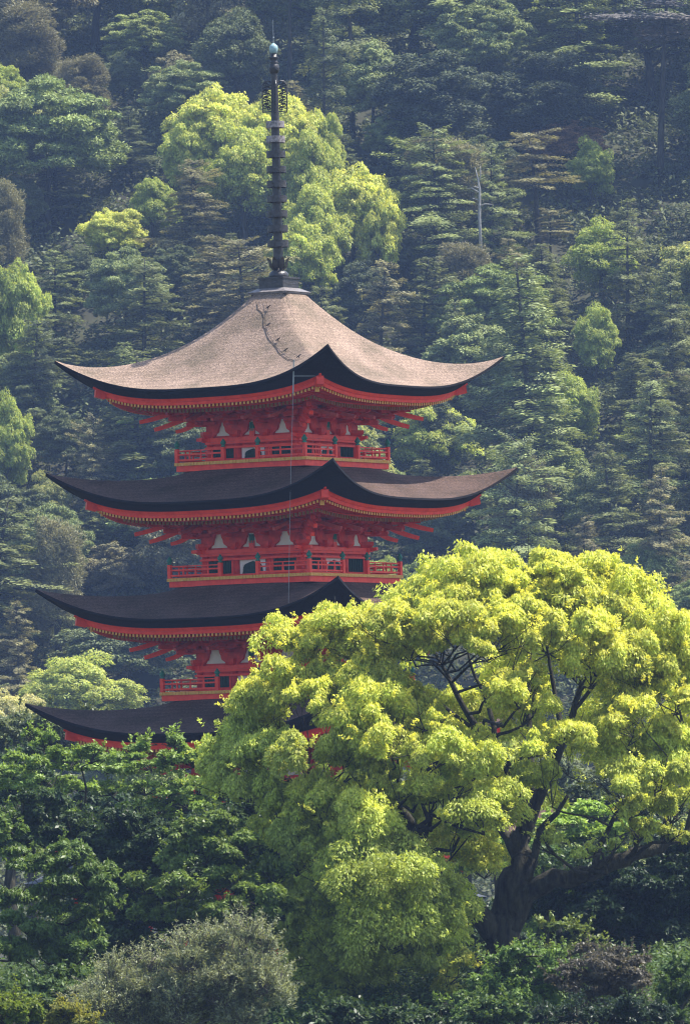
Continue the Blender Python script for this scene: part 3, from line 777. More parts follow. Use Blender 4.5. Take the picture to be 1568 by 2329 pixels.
C_ = dict(
 Y=(.46,.54,.15), Y2=(.38,.47,.13), YG=(.26,.34,.09), G=(.18,.225,.085), G2=(.23,.27,.11), D=(.060,.075,.042), D2=(.095,.115,.055),
 B=(.09,.12,.065), K=(.165,.155,.095), O=(.24,.15,.09), F=(.145,.165,.075), F2=(.185,.22,.10), F3=(.20,.19,.11), P=(.36,.39,.20))
C_ = {k: tuple(min(.62, c*(1.3 if k not in ('Y','Y2') else 1.1)) for c in v) for k, v in C_.items()}
NAME = {'fir':('fir_tree','fir tree'), 'pine':('pine_tree','pine tree'), 'round':('broadleaf_tree','broadleaf tree'),
        'camphor':('camphor_tree','camphor tree'), 'spread':('spreading_tree','broadleaf tree'), 'wispy':('cypress_tree','cypress tree')}
hill = []      # (px centre, top, bottom, width) of everything placed, for spacing
def plant(kind, px, ytop, ybase, wpx, col, label, proto=None, group='trees on the hazy hillside', cat='tree', rz=None, key=False):
    p = on_hill(px, ybase); s = ppm(p.y); Hm = (ybase-ytop)/s; Wm = wpx/s
    pr_ = PROTO[kind]; me, wm, H, R = pr_[proto if proto is not None else random.randrange(len(pr_))]
    root = empty(NAME[kind][0], (p.x, p.y, p.z-.1), random.uniform(0, 2*PI) if rz is None else rz)
    root.rotation_euler[0] = random.gauss(0,.025); root.rotation_euler[1] = random.gauss(0,.025)
    root.scale = (Wm/(2*R), Wm/(2*R), Hm/H)
    tag(root, label, cat, group)
    link('trunk', wm, root); link('crown', me, root, color=C_[col])
    hill.append((px, ytop, ybase, wpx, key)); return root

def undergrowth():
    global rng
    rng = np.random.default_rng(77); LV = Leaves(); n = 9000
    for i in range(n):
        y = rng.uniform(222, 440); hw = (y+250)*.041+14; x = rng.uniform(-hw, hw)
        r = rng.uniform(1.0, 2.0); puff(LV, (x, y, gz(x,y)+.25*r), (r, r, r*.7), 64, (.42,.2), .2, 6, .6, .5, vbase=rng.normal(.45,.15))
    o = link('undergrowth', LV.mesh('undergrowth', M['needle'], .2), color=(.10,.12,.055)); tag(o, kind='stuff')
undergrowth()

def put_tree(kind, px, Y, ytop, wpx, col, label, proto=0):
    """a tree on the level ground at depth Y, its tip at picture row ytop"""
    t = at(px, ytop, Y); me, wm, H, R = PROTO[kind][proto]; z0 = gz(t.x, Y)
    root = empty(NAME[kind][0], (t.x, Y, z0-.1), random.uniform(0, 2*PI)); k = wpx/ppm(Y)/(2*R)
    root.scale = (k, k, (t.z-z0)/H); tag(root, label, 'tree', 'trees around the pagoda')
    link('trunk', wm, root); link('crown', me, root, color=C_[col]); return root

def side_woods():
    # the wood runs on beyond both sides of the trees one can tell apart
    global rng
    rng = np.random.default_rng(79); LV = Leaves()
    for i in range(2400):
        y = rng.uniform(215, 480); hw = (y+250)*.041+(8 if y < 440 else -30); x = (hw+rng.uniform(0, 85))*(1 if i % 2 else -1)
        if y > 440 and i % 3 == 0: x = rng.uniform(-35, 35)
        r = rng.uniform(2.2, 4.2); puff(LV, (x, y, gz(x,y)+rng.uniform(1.0, 9.0)), (r, r, r*rng.uniform(.55,1.0)), 330, (.75,.42), .35, 12, .8, .5, vbase=rng.normal(.5,.2))
    o = link('distant_wood', LV.mesh('distant_wood', M['needle'], .2), color=(.13,.165,.07)); tag(o, kind='stuff')
side_woods()
def low_growth():
    global rng
    rng = np.random.default_rng(78); LV = Leaves()
    for i in range(3000):
        y = rng.uniform(-84, -20); hw = (y+250)*.041+(5 if i < 1500 else 26); x = rng.uniform(-hw, hw); r = rng.uniform(.35, .8)
        puff(LV, (x, y, gz(x,y)+.3*r), (r, r, r*.8), 110, (.15,.06), .2, 6, .7, .6, vbase=rng.normal(.5,.15))
    o = link('ground_cover', LV.mesh('ground_cover', M['gloss'], .2), color=(.08,.13,.04)); tag(o, kind='stuff')
low_growth()
# ---- trees one can single out in the photograph: kind, x, top, base, width, colour, label
KEY = [
 ('camphor', 505,182,450,255,'Y','bright yellow-green camphor tree beside the upper spire'),
 ('camphor', 705,275,560,170,'Y2','bright yellow-green camphor tree just behind the spire rings'),
 ('camphor', 800,365,640,230,'Y','tall pale yellow camphor tree right of the spire rings'),
 ('camphor', 660,225,520,190,'Y','bright yellow-green camphor crown on the right side of the upper spire'),
 ('camphor', 600,198,500,190,'Y','bright yellow-green camphor crown directly behind the upper spire'),
 ('camphor', 735,262,520,120,'Y2','narrow yellow-green camphor crown just right of the spire rings'),
 ('camphor', 868,415,680,130,'Y','pale yellow camphor crown furthest right of the bright group'),
 ('camphor', 730,420,720,170,'Y2','yellow camphor crown low beside the lower spire rings'),
 ('camphor', 440,262,500,150,'Y2','yellow-green camphor crown at the left end of the bright group'),
 ('camphor', 560,290,580,210,'Y2','yellow-green camphor crown left of the spire rings'),
 ('camphor', 690,480,740,180,'Y2','yellow-green camphor tree behind the foot of the spire'),
 ('camphor', 262,468,600,165,'Y','small yellow-topped camphor tree left of the spire among dark firs'),
 ('camphor', 40,570,900,170,'YG','green camphor tree with a yellow rim at the left edge above the top roof'),
 ('camphor', 15,900,1180,130,'YG','green camphor tree at the left edge beside the second roof tip'),
 ('camphor', 985,925,1120,220,'Y2','yellow-green camphor tree behind the right tip of the top roof'),
 ('camphor', 1355,690,880,120,'YG','slender yellow-green camphor tree right of the big fir'),
 ('camphor', 1345,308,470,120,'YG','small yellow-green camphor tree under the reddish tree'),
 ('camphor', 1290,860,1060,150,'YG','dull green camphor tree half hidden by the big fir'),
 ('camphor', 185,1505,1720,300,'Y2','pale yellow camphor tree behind the left tip of the lowest visible roof'),
 ('camphor', 30,1575,1800,240,'P','pale grey-green tree at the left edge beside the lowest visible roof'),
 ('camphor', 350,400,560,130,'YG','yellowish green tree in front of the bright camphor beside the spire'),
 ('spread', 110,150,520,420,'G','wide layered green tree filling the upper left hillside'),
 ('spread', 330,5,160,210,'G2','round light green tree near the top left of the photo'),
 ('spread', 420,120,300,230,'F2','round blue-green tree above the bright camphor left of the spire'),
 ('wispy', 185,100,300,150,'K','grey-brown conical cypress behind the wide layered tree'),
 ('wispy', 60,-30,230,190,'K','greyish cypress in the top left corner of the photo'),
 ('fir', 430,370,640,190,'F3','dark fir standing in front of the bright camphor left of the spire'),
 ('fir', 995,300,660,250,'F2','pointed green fir right of the spire with its tip against dark woods'),
 ('fir', 1232,585,1260,380,'F2','large dark fir with open layered branches right of the top roof'),
 ('pine', 1225,320,580,230,'F3','flat-topped pine with a bare dark trunk beneath the reddish tree'),
 ('pine', 1500,-190,400,260,'F','tall pine with a thick grey bare trunk near the upper right edge'),
 ('fir', 1120,350,640,170,'F2','fir standing behind the bleached dead snag'),
 ('fir', 860,590,900,240,'F3','drooping grey-green fir above the right side of the top roof'),
 ('fir', 560,560,860,260,'F3','broad grey fir left of the spire foot'),
 ('fir', 330,600,900,260,'F','dark fir above the left slope of the top roof'),
 ('fir', 210,960,1230,120,'F3','small narrow fir beneath the left tip of the top roof'),
 ('fir', 80,740,1040,190,'D2','dark fir near the left edge beside the top roof tip'),
 ('round', 262,1245,1390,180,'K','brownish round tree above the left end of the third roof'),
 ('fir', 45,1370,1620,170,'F3','layered fir at the left edge above the pale yellow camphor'),
 ('round', 270,1395,1620,330,'D2','dark broad tree behind the brackets above the lowest visible roof'),
 ('round', 1000,110,400,330,'D','shade-darkened green tree right of the spire top'),  # this tree and the next take the slope's deep shade as colour
 ('round', 1230,90,380,320,'D','shade-darkened green tree near the top of the photo right of centre'),
 ('spread', 1090,-20,240,260,'F2','pale blue-green tree at the top edge right of the spire'),
 ('round', 850,95,330,180,'F2','round grey-green tree right of the spire tip'),
 ('spread', 1290,275,400,200,'O','faded reddish-brown tree on the right hillside'),
 ('fir', 1430,440,800,220,'F','tall dark fir below the thick grey trunk at right'),
 ('fir', 1530,600,1000,200,'F','dark fir at the right edge level with the spire foot'),
 ('fir', 1400,1010,1330,230,'F','dark fir above the crown of the big yellow camphor'),
 ('fir', 1500,1080,1420,200,'F3','grey fir at the right edge above the big yellow camphor'),
 ('round', 1330,1050,1250,160,'F2','rounded green tree right of the large dark fir'),
 ('fir', 1040,700,1010,180,'F','dark fir between the top roof and the large dark fir'),
 ('round', 950,1120,1330,220,'D2','dark tree behind the right tip of the second roof'),
 ('fir', 740,20,420,190,'D2','dark fir just right of the spire jewel'),
 ('round', 540,20,260,210,'D2','dark tree just left of the spire jewel'),
 ('fir', 1330,1170,1400,160,'K','thin greyish fir poking above the big yellow camphor'),
]
for k, x, yt, yb, w, c, lab in KEY:
    r_ = plant(k, x, yt, yb+30, w, c, lab, key=True)
    if 'thick grey bare trunk' in lab:      # its pale bark is its own
        t_ = r_.children[0]; t_.material_slots[0].link = 'OBJECT'; t_.material_slots[0].material = M['trunkg']; t_.scale = (1.7,1.7,1)
# dead snag
p = on_hill(1097, 730); s_ = ppm(p.y)
root = empty('dead_snag', p); tag(root, 'bleached dead tree snag with stub branches on the right hillside', 'dead tree')
m = MB(); q = lambda dx, y: Vector((dx/s_, 0, (730-y)/s_))
m.tube([q(2,732),q(-2,520),q(0,455),q(-3,432),q(-9,403)], [.13,.11,.09,.06,.02], 8)
m.tube([q(-2,440),q(3,420),q(3,400)], [.05,.04,.015], 6)
m.build('trunk', M['snag'], root, True)
for pts in ([q(0,462),q(-18,450),q(-30,452)], [q(0,492),q(12,488),q(30,490)], [q(-1,480),q(-12,474),q(-17,475)], [q(0,450),q(-14,447)]):
    m = MB(); m.tube([p_+Vector((0,random.uniform(-.3,.1),0))*i for i, p_ in enumerate(pts)], list(np.linspace(.07,.02,len(pts))), 5); m.build('branch', M['snag'], root, True)

# ---- the rest of the woods, each tree its own object
random.seed(21)
ZX = [(-400,120,'at the far left edge'),(120,430,'on the left hillside'),(430,620,'left of the spire'),(620,900,'behind the spire'),(900,1180,'on the right hillside'),(1180,1400,'well right of the pagoda'),(1400,2100,'at the far right edge')]
ZY = [(-900,60,'at the top'),(60,330,'level with the spire tip'),(330,620,'level with the spire rings'),(620,900,'level with the top roof'),(900,1180,'level with the second roof'),(1180,1420,'level with the third roof'),(1420,2600,'level with the lowest roof')]
LOOK = {'fir':{'F':'dark green fir','F3':'grey-green fir','F2':'blue-green fir','D2':'deep green fir','K':'brownish fir'},
        'round':{'D':'very dark leafy tree','D2':'dark leafy tree','G':'mid-green leafy tree','F2':'blue-green leafy tree','K':'brown-green leafy tree','YG':'yellowish leafy tree'},
        'spread':{'D2':'dark flat-layered tree','G':'green flat-layered tree','F2':'blue-green flat-layered tree','K':'brownish flat-layered tree','YG':'yellowish flat-layered tree','D':'very dark flat-layered tree'},
        'pine':{'F':'dark bare-trunked pine','F3':'grey bare-trunked pine'}, 'wispy':{'K':'brownish slender cypress','F3':'grey slender cypress'},
        'camphor':{'YG':'yellow-green puffy camphor tree','G2':'green puffy camphor tree'}}
todo = []
y = 60; row = 0
while y < 1900:
    x = -110+(row%2)*85
    while x < 1690:
        px = x+random.uniform(-45,45); yb = y+random.uniform(-30,30)
        r = random.random()
        kind = 'fir' if r < .46 else 'round' if r < .74 else 'spread' if r < .88 else 'wispy' if r < .93 else 'pine' if r < .96 else 'camphor'
        Hp = random.uniform(360,600) if kind in ('fir','pine','wispy') else random.uniform(260,420)
        Wp = random.uniform(240,400) if kind in ('fir',) else random.uniform(250,400) if kind in ('round','spread','camphor') else random.uniform(130,190)
        cmap = {'fir':['F','F','F3','F2','D2','F'],'round':['D2','D2','G','F2','K','D'],'spread':['D2','G','F2','K'],'pine':['F','F3'],'wispy':['K','F3'],'camphor':['YG','G2']}
        col = random.choice(cmap[kind]); yt = yb-Hp
        bad = 1400 < px < 1600 and yt < 300 and 300 < yb < 900
        for (kx,kt,kb,kw,ky) in hill:
            if not ky: continue
            vis0, vis1 = kt, kt+(kb-kt)*.62
            if yb > kb-10 and abs(px-kx) < (kw+Wp)*.5*.72 and yt < vis1-6: # would stand before a tree the photo shows
                if vis1-yt > .12*(kb-kt): 
                    if yt+ (vis1-yt) < yb-60 and (yb-vis1) > 110: Hp = yb-vis1; yt = vis1; Wp = min(Wp, Hp*.8)
                    else: bad = True; break
        # the foot of the hill is hidden by the pagoda's body: leave nothing unseen in bulk there
        if 500 < px < 860 and y > 1350: bad = True
        if px > 700 and y > 1650: bad = True
        if not bad: todo.append((kind, px, yt, yb, Wp, col))
        x += 196
    y += 104 if y > 500 else 90; row += 1
zones = {}
for t in todo:
    cy = t[2]+30
    zx = next(n for a,b,n in ZX if a <= t[1] < b); zy = next(n for a,b,n in ZY if a <= cy < b)
    zones.setdefault((LOOK[t[0]].get(t[5], t[0]), zx, zy), []).append(t)
ORD = ['leftmost','second from left','third from left','fourth from left','fifth from left','sixth from left','seventh from left','eighth from left']
for (lk, zx, zy), ts in zones.items():
    ts.sort(key=lambda t: t[1])
    for i, t in enumerate(ts):
        lab = f"{lk} {zx}, {zy}" if len(ts) == 1 else f"{lk} {zx}, {zy}, {ORD[i]}"
        if len(lab.replace('-','-').split()) > 16: lab = lab.replace(' on the ', ' ', 1).replace('level with the ', 'by the ')
        plant(*t[:6], lab)
print('hill trees', len(hill))

for a_ in (('camphor',1120,32,1590,230,'Y2','pale yellow tree between the pagoda and the great camphor, seen through its gap',1),('round',1230,95,1660,330,'D2','dark rounded tree behind the great camphor, seen through its crown',0),('round',1420,60,1700,330,'D2','dark tree right of the pagoda behind the great camphor',1),
   ('spread',1120,70,1700,300,'G','green layered tree behind the great camphor trunk',0),('round',1560,80,1640,320,'D2','dark tree at the right edge behind the great camphor',2),
   ('camphor',1060,48,1560,250,'Y2','yellowish tree glimpsed through the middle gap of the great camphor',0),('round',1330,30,1800,300,'G','leafy green tree behind the long limb of the great camphor',1),
   ('round',1500,25,1830,300,'F2','blue-green tree behind the end of the long camphor limb',0),
   ('round',-20,110,1600,330,'F2','blue-green tree at the left edge beyond the pagoda',2),('round',330,90,1640,260,'G','green tree just behind the lowest roofs of the pagoda',1)):
    put_tree(*a_)
# ================================================================== THE BIG CAMPHOR TREE
random.seed(5); rng = np.random.default_rng(5)
TY = -36.0
big = empty('great_camphor_tree', (0,0,0)); b0 = at(1140, 2215, TY); g0 = gz(b0.x, TY)
big.location = (b0.x, TY, g0)
tag(big, 'huge spreading camphor tree with glowing yellow-green crown in front of the pagoda', 'camphor tree')
O = Vector((b0.x, TY, g0))
def L3(px, py, dy=0.0): return at(px, py, TY+dy)-O
CL = """940 1350 80 55;1060 1305 100 55;1190 1292 100 50;1310 1305 100 55;1420 1350 80 65;1000 1385 85 55;1120 1360 90 60;1250 1365 100 60;1370 1395 85 60;1480 1425 75 60;1550 1470 60 60
880 1395 75 60;830 1385 60 45;745 1400 90 42;665 1445 52 55;725 1455 70 50;850 1440 60 60;690 1490 60 35;790 1450 60 50;905 1420 60 50
1020 1400 70 50;930 1475 70 60;1110 1480 65 50;1180 1430 70 50;1240 1465 62 60;1340 1490 75 70;1440 1510 85 60;1540 1520 60 60;1030 1450 60 45;1165 1385 80 50;1300 1420 80 50
625 1545 60 50;735 1550 60 48;835 1560 65 65;690 1580 60 40;605 1620 75 60;860 1630 90 65;1180 1580 75 50;1165 1545 60 40;770 1625 70 50
1455 1600 85 50;1540 1590 50 50;1290 1690 90 42;1400 1640 60 42;1210 1610 50 36
520 1700 78 60;600 1735 85 65;495 1780 52 50;560 1800 60 50;620 1825 52 55;690 1725 70 55;790 1700 80 60;890 1690 85 60;965 1640 55 45;990 1715 75 50;1085 1740 65 55
1395 1780 75 48;1500 1770 70 50;1540 1840 60 60;1250 1755 55 45;1430 1840 50 40;1215 1700 50 40
720 1840 80 65;800 1875 95 75;715 1930 75 65;655 1890 50 60;1100 1850 115 62;905 1795 80 48;1020 1800 60 45;840 1790 70 50;680 1970 45 40
870 1990 120 75;960 2030 100 75;800 2050 100 75;655 2100 55 75;880 2115 115 75;760 2170 100 75;720 2255 85 60;1000 2085 70 60;1040 2205 46 40;1010 2270 55 38;840 2235 65 45;650 2180 40 50;790 2290 70 40;930 2190 80 40;700 2060 55 50"""
CL += ';1000 1335 70 45;1120 1320 70 45;1250 1315 70 45;1370 1335 70 50;1180 1340 70 45;1310 1355 70 45;1060 1345 60 45;1330 1938 38 22;1450 1895 45 26;1395 1925 30 18;1545 1900 40 26;1240 1905 30 22'
CL = [tuple(map(float, t.split())) for t in CL.replace('\n', ';').split(';')]
s0 = ppm(TY)
skel = {  # limbs: list of (px, py, depth, radius m)
 'trunk': [(1135,2235,0,.74),(1140,2180,0,.68),(1150,2100,0,.66),(1165,2020,0,.60),(1180,1960,0,.50),(1185,1900,.2,.40)],
 'right': [(1150,2110,0,.55),(1195,2040,-.3,.44),(1265,2000,-.6,.38),(1340,1985,-.8,.33),(1420,1952,-.9,.28),(1500,1925,-.8,.25),(1560,1900,-.6,.18),(1610,1850,-.4,.12)],
 'left':  [(1130,2130,0,.50),(1075,2060,-.3,.36),(1010,1985,-.6,.30),(960,1925,-.8,.26),(925,1865,-.8,.22),(900,1820,-.8,.13)],
 'centre':[(1185,1910,.2,.36),(1215,1830,.3,.26),(1245,1770,.2,.21),(1275,1700,.1,.17),(1300,1620,.1,.13),(1320,1560,0,.09)],
 'mid':   [(1195,1890,0,.28),(1180,1800,-.2,.20),(1145,1730,-.3,.17),(1090,1670,-.4,.14),(1050,1600,-.5,.11),(1015,1530,-.5,.08),(985,1480,-.5,.05)],
 'mid2':  [(1140,1730,-.3,.13),(1120,1650,0,.10),(1105,1590,.2,.08),(1075,1530,.3,.06),(1060,1470,.3,.04)],
 'right2':[(1195,2010,0,.20),(1215,1940,-.2,.16),(1225,1890,-.2,.13),(1265,1850,-.3,.10),(1290,1810,-.3,.07)],
 'right3':[(1345,1985,-.8,.15),(1360,1930,-.8,.12),(1385,1880,-.8,.09),(1410,1830,-.7,.06)],
 'right4':[(1510,1915,-.8,.15),(1515,1850,-.8,.10),(1505,1800,-.8,.07)],
 'top':   [(1280,1690,.1,.12),(1265,1600,.4,.10),(1250,1520,.5,.07),(1240,1450,.5,.04)],
 'top2':  [(1215,1830,.3,.16),(1205,1720,.8,.12),(1200,1600,1.2,.10),(1205,1480,1.4,.06),(1215,1400,1.4,.04)],
 'top3':  [(1300,1620,.1,.09),(1350,1560,.2,.07),(1400,1530,.1,.05),(1440,1520,0,.03)],
 'left2': [(1010,1985,-.6,.18),(960,2000,-1.0,.13),(900,2010,-1.3,.09),(850,2030,-1.5,.05)],
 'left3': [(960,1925,-.8,.17),(900,1900,-.9,.12),(840,1850,-1.0,.09),(760,1800,-1.0,.06),(700,1760,-.9,.03)],
 'left4': [(1180,1950,0,.22),(1130,1870,.4,.16),(1040,1790,.8,.12),(960,1730,1.0,.09),(880,1660,1.1,.06),(800,1600,1.1,.04),(745,1560,1.1,.02)],
 'left5': [(1090,1670,-.4,.09),(1000,1600,-.4,.06),(940,1560,-.3,.04)],
 'low':   [(1120,2190,0,.30),(1050,2180,-.6,.16),(980,2160,-1.0,.11),(900,2180,-1.3,.07),(820,2200,-1.4,.04)],
 'low2':  [(1140,2170,0,.22),(1060,2250,-.9,.10),(980,2290,-1.2,.08),(900,2300,-1.3,.05)],
 'far':   [(1560,1900,-.6,.14),(1585,1780,-.4,.10),(1560,1680,-.2,.07),(1540,1600,0,.04)],
}
wood = MB(); nodes = []
for nm, seq in skel.items():
    pts = [L3(x, y, d) for x, y, d, r in seq]; rad = [r*(.63 if nm in ('trunk','right') else .66) for *_, r in seq]
    # refine and roughen
    P_, R_ = [], []
    for i in range(len(pts)-1):
        for j in range(3):
            t = j/3; P_.append(pts[i].lerp(pts[i+1], t)); R_.append(rad[i]+(rad[i+1]-rad[i])*t)
    P_.append(pts[-1]); R_.append(rad[-1])
    P_ = [p if i == 0 else p+Vector((random.gauss(0,1),random.gauss(0,1),random.gauss(0,1)))*R_[i]*.16 for i, p in enumerate(P_)]
    wood.tube(P_, [r*random.uniform(.92,1.12) for r in R_], 12)
    nodes += list(zip(P_, R_))
# root flare
for a in range(7):
    an = a*2*PI/7+.3; r = Vector((math.cos(an), math.sin(an), 0))
    wood.tube([r*.3+Vector((0,0,.8)), r*.6+Vector((0,0,.25)), r*.95+Vector((0,0,-.15))], [.24,.2,.1], 8)
LV = Leaves(); LB = Leaves()
tw = MB(); CXc, CYc, RXc, RYc = 1080., 1800., 620., 590.
def twig(c, rad_m, k=6):
    # branch from the nearest limb node into the clump, then a fan of twigs
    best = min(nodes, key=lambda n: (n[0]-c).length+1.8*max(0, n[0].z-c.z+.7) )
    a = best[0]; r = min(best[1]*.6, .07); mid = a.lerp(c, .5)+Vector((random.gauss(0,.08),random.gauss(0,.08),random.uniform(-.14,.06)))*(c-a).length
    low = c-Vector((0,0,rad_m*.35))
    pts = [a, a.lerp(mid,.5), mid, mid.lerp(low,.5), low]
    pts = wiggle(pts, .05*(c-a).length**.5)
    tw.tube(pts, [r, r*.8, r*.65, r*.5, r*.4], 6, cap=False)
    for _ in range(k):
        d = sph(1, -.1)[0]; e = c+Vector(d)*rad_m*.8; st = pts[random.choice((3,4))]
        md = st.lerp(e,.5)+Vector((random.gauss(0,.07),random.gauss(0,.07),-.06))
        tw.tube([st, md, e], [r*.36, r*.24, .008], 4, cap=False)
for i, (x, y, rx, ry) in enumerate(CL):
    if y < 1450: y += (24 if x < 1130 else 6) if y < 1330 else 14
    if 640 < x < 895 and y < 1475: y += 24; ry *= .85
    elif x < 1010 and y < 1420: y += 26; x += 22; ry *= .85
    ex = ((x-CXc)/RXc)**2+((y-CYc)/RYc)**2
    dy = -math.sqrt(max(0, 1-ex))*5.0+random.uniform(-.7,.7)
    if y > 1950: dy -= 1.9
    elif y > 1640 and x < 1150: dy -= .8
    if y < 1420: dy += 1.2
    c = L3(x, y, dy); sc = s0; rad = (rx/sc*1.16, rx/sc*1.16, ry/sc*1.16)
    area = rx*ry/5000.
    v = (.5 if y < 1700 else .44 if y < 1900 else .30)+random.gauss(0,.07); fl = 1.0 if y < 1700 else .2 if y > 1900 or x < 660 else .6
    if (x, y) in ((1040,2205),(1010,2270)): fl = 1.0
    n = int(7600*area)
    sub = max(3, int(area*7))
    # break each clump into uneven tufts of its own
    for j in range(sub):
        d = sph(1, -.55)[0]; cc = Vector(c)+Vector((d[0]*rad[0]*.62, d[1]*rad[1]*.62, d[2]*rad[2]*.60)); q = random.uniform(.26,.60)
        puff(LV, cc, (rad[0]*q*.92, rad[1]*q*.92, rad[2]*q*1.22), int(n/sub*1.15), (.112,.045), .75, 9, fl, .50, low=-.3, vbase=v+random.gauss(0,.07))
    for _ in range(int(9*area)+3):
        d = sph(1, -.25)[0]; e = np.array(c)+d*np.array(rad)*random.uniform(.8,1.0)
        sprig(LV, e, unit(d+np.array([0,0,.35])), random.uniform(.18,.45), 22, (.11,.045), v+.05, fl)
    twig(c, max(rad[0], rad[2]), 7)
# the far side of the crown, seen only through the gaps
for i in range(150):
    a = random.uniform(0, 2*PI); x = CXc+RXc*.86*math.cos(a)*random.random()**.5; y = 1720+RYc*.72*math.sin(a)*random.random()**.5
    if 970 < x < 1110 and 1450 < y < 1570: continue
    if 1220 < x < 1340 and 1530 < y < 1640: continue
    if 1150 < x < 1600 and 1820 < y: continue
    if y > 1990 and x > 1000: continue
    if x < 900 and y < 1710: continue
    ex = ((x-CXc)/RXc)**2+((y-CYc)/RYc)**2
    c = L3(x, y, math.sqrt(max(.05, 1-ex))*4.5+random.uniform(-1.2,.6)); r = random.uniform(.65,1.05)
    for j in range(4):
        d = sph(1, -.5)[0]; puff(LV, Vector(c)+Vector(d)*r*.6, (r*.5,r*.5,r*.45), 330, (.13,.055), .7, 7, .9, .5)
POLY = [(560,1660),(640,1440),(700,1400),(890,1400),(970,1345),(1060,1290),(1200,1250),(1390,1275),(1470,1340),(1500,1400),(1580,1440),(1640,1560),(1620,1800),(1480,1790),(1330,1700),(1250,1790),(1180,1840),(1120,1900),(1080,1960),(1080,2150),(900,2230),(780,2330),(690,2260),(640,2150),(640,1990),(560,1850),(480,1790),(460,1710)]
def inside(x, y):
    c = False; n = len(POLY)
    for i in range(n):
        (x1,y1),(x2,y2) = POLY[i], POLY[i-1]
        if (y1 > y) != (y2 > y) and x < (x2-x1)*(y-y1)/(y2-y1)+x1: c = not c
    return c
GAPS = [(715,1650,40,28),(1045,1535,85,60),(1275,1590,62,65),(1010,1480,55,40),(700,1510,45,22),(940,1890,35,40),(1000,1950,35,40),(660,1640,25,25),(1180,1700,30,40),(1085,1640,25,20),(1100,1985,40,30),(930,1745,40,22),(720,1680,30,20)]
cnt = 0
while cnt < 150:
    x, y = random.uniform(450,1620), random.uniform(1250,2320)
    if y < 1325 or not inside(x, y) or any(((x-a)/(c+38))**2+((y-b)/(d+34))**2 < 1 for a,b,c,d in GAPS): continue
    ex = ((x-CXc)/RXc)**2+((y-CYc)/RYc)**2
    c = L3(x, y, -math.sqrt(max(0,1-ex))*5.0*random.uniform(.45,.85)+(.9 if y < 1420 else 0)); r = random.uniform(.48,.78); cnt += 1
    for j in range(4):
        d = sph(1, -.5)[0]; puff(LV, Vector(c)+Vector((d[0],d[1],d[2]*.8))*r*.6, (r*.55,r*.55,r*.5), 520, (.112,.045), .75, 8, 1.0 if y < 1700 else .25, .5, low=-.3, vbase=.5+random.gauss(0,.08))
    if cnt % 2: twig(c, r, 4)
for x, y in ((985,1625),(1030,1640),(1075,1635),(1120,1625),(1150,1610),(1045,1610),(1000,1600),(945,1900),(985,1915),(1015,1885),(1060,1905),(1085,1925),(1045,1940),(930,1870),(1110,1960),(1075,1960),(840,1655),(880,1850)):
    c = L3(x, y, random.uniform(1.2,2.6))
    for j in range(4):
        d = sph(1, -.5)[0]; puff(LV, Vector(c)+Vector(d)*.35, (.36,.36,.32), 420, (.112,.045), .7, 8, 1, .5)
wood.build('trunk', M['trunk'], big, True)
tw.build('branches', M['trunk'], big, True)
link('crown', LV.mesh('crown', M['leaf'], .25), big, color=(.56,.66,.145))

# ================================================================== OTHER TREES IN FRONT
def fore_tree(name, label, cat, Y, clumps, trunk, col, mat='gloss', leaf=(.16,.065), dens=1.0, droop=.3, flush=.8, flat=.85, nb=9, tr_r=.22, fan=5, sub=5, twm='trunk', group=None, deep=1.6, bumpr=.5, sprigs=5, slen=.35, sn=18):
    """clumps: (px,py,rx,ry[,dy]) in picture units; trunk: px, py of the foot"""
    global rng
    f = at(trunk[0], trunk[1], Y); zf = gz(f.x, Y); Oo = Vector((f.x, Y, zf))
    root = empty(name, Oo); tag(root, label, cat, group)
    s = ppm(Y); LVv = Leaves(); w = MB(); cs = []
    for c_ in clumps:
        x, y, rx, ry = c_[:4]; dy = c_[4] if len(c_) > 4 else random.uniform(-deep, deep)*.6
        c = at(x, y, Y+dy)-Oo; R = (rx/s, min(rx/s, 1.8), ry/s); cs.append((c, R))
        n = int(3900*dens*rx*ry/5000.)
        for j in range(sub):
            d = sph(1, -.6)[0]; q = random.uniform(.35,.6)
            cc = c+Vector((d[0]*R[0]*.65, d[1]*R[1]*.65, d[2]*R[2]*.62))
            puff(LVv, cc, (R[0]*q, R[1]*q, R[2]*q*flat), n//sub, leaf, droop, nb, flush, bumpr, vbase=.5+random.gauss(0,.10))
    for c, R in cs:
        for _ in range(sprigs):
            d = sph(1, -.1)[0]; e = np.array(c)+d*np.array(R)*random.uniform(.7,1.0); dd = unit(d*.7+np.array([0,0,.7]))
            l_ = slen*random.uniform(.5,1.3); sprig(LVv, e, dd, l_, sn, leaf, .55, flush)
            w.tube([Vector(e)-Vector(dd)*.25, Vector(e)+Vector(dd)*l_*.5, Vector(e)+Vector(dd)*l_-Vector((0,0,.25*l_))], [.008,.006,.003], 4, cap=False)
    cxm = sum(c.x for c, _ in cs)/len(cs); zl = min(c.z for c, _ in cs)
    fork = Vector((cxm*.25, 0, max(.5, zl*.8)))
    grow(w, wiggle([Vector((0,0,-.1)), Vector((cxm*.05,0,fork.z*.35)), Vector((cxm*.12,0,fork.z*.7)), fork], .05), tr_r, [c+Vector((0,0,-R[2]*.3)) for c, R in cs], .02)
    for c, R in cs:
        st = c+Vector((0,0,-R[2]*.3))
        for _ in range(fan):
            d = sph(1, -.2)[0]; e = c+Vector((d[0]*R[0], d[1]*R[1], d[2]*R[2]))*.85
            w.tube([st, st.lerp(e,.5)+Vector((random.gauss(0,.08),0,random.gauss(0,.08))), e], [.02, .014, .006], 4, cap=False)
    w.build('trunk', M[twm], root, True); link('crown', LVv.mesh('crown', M[mat], .22), root, color=col)
    return root
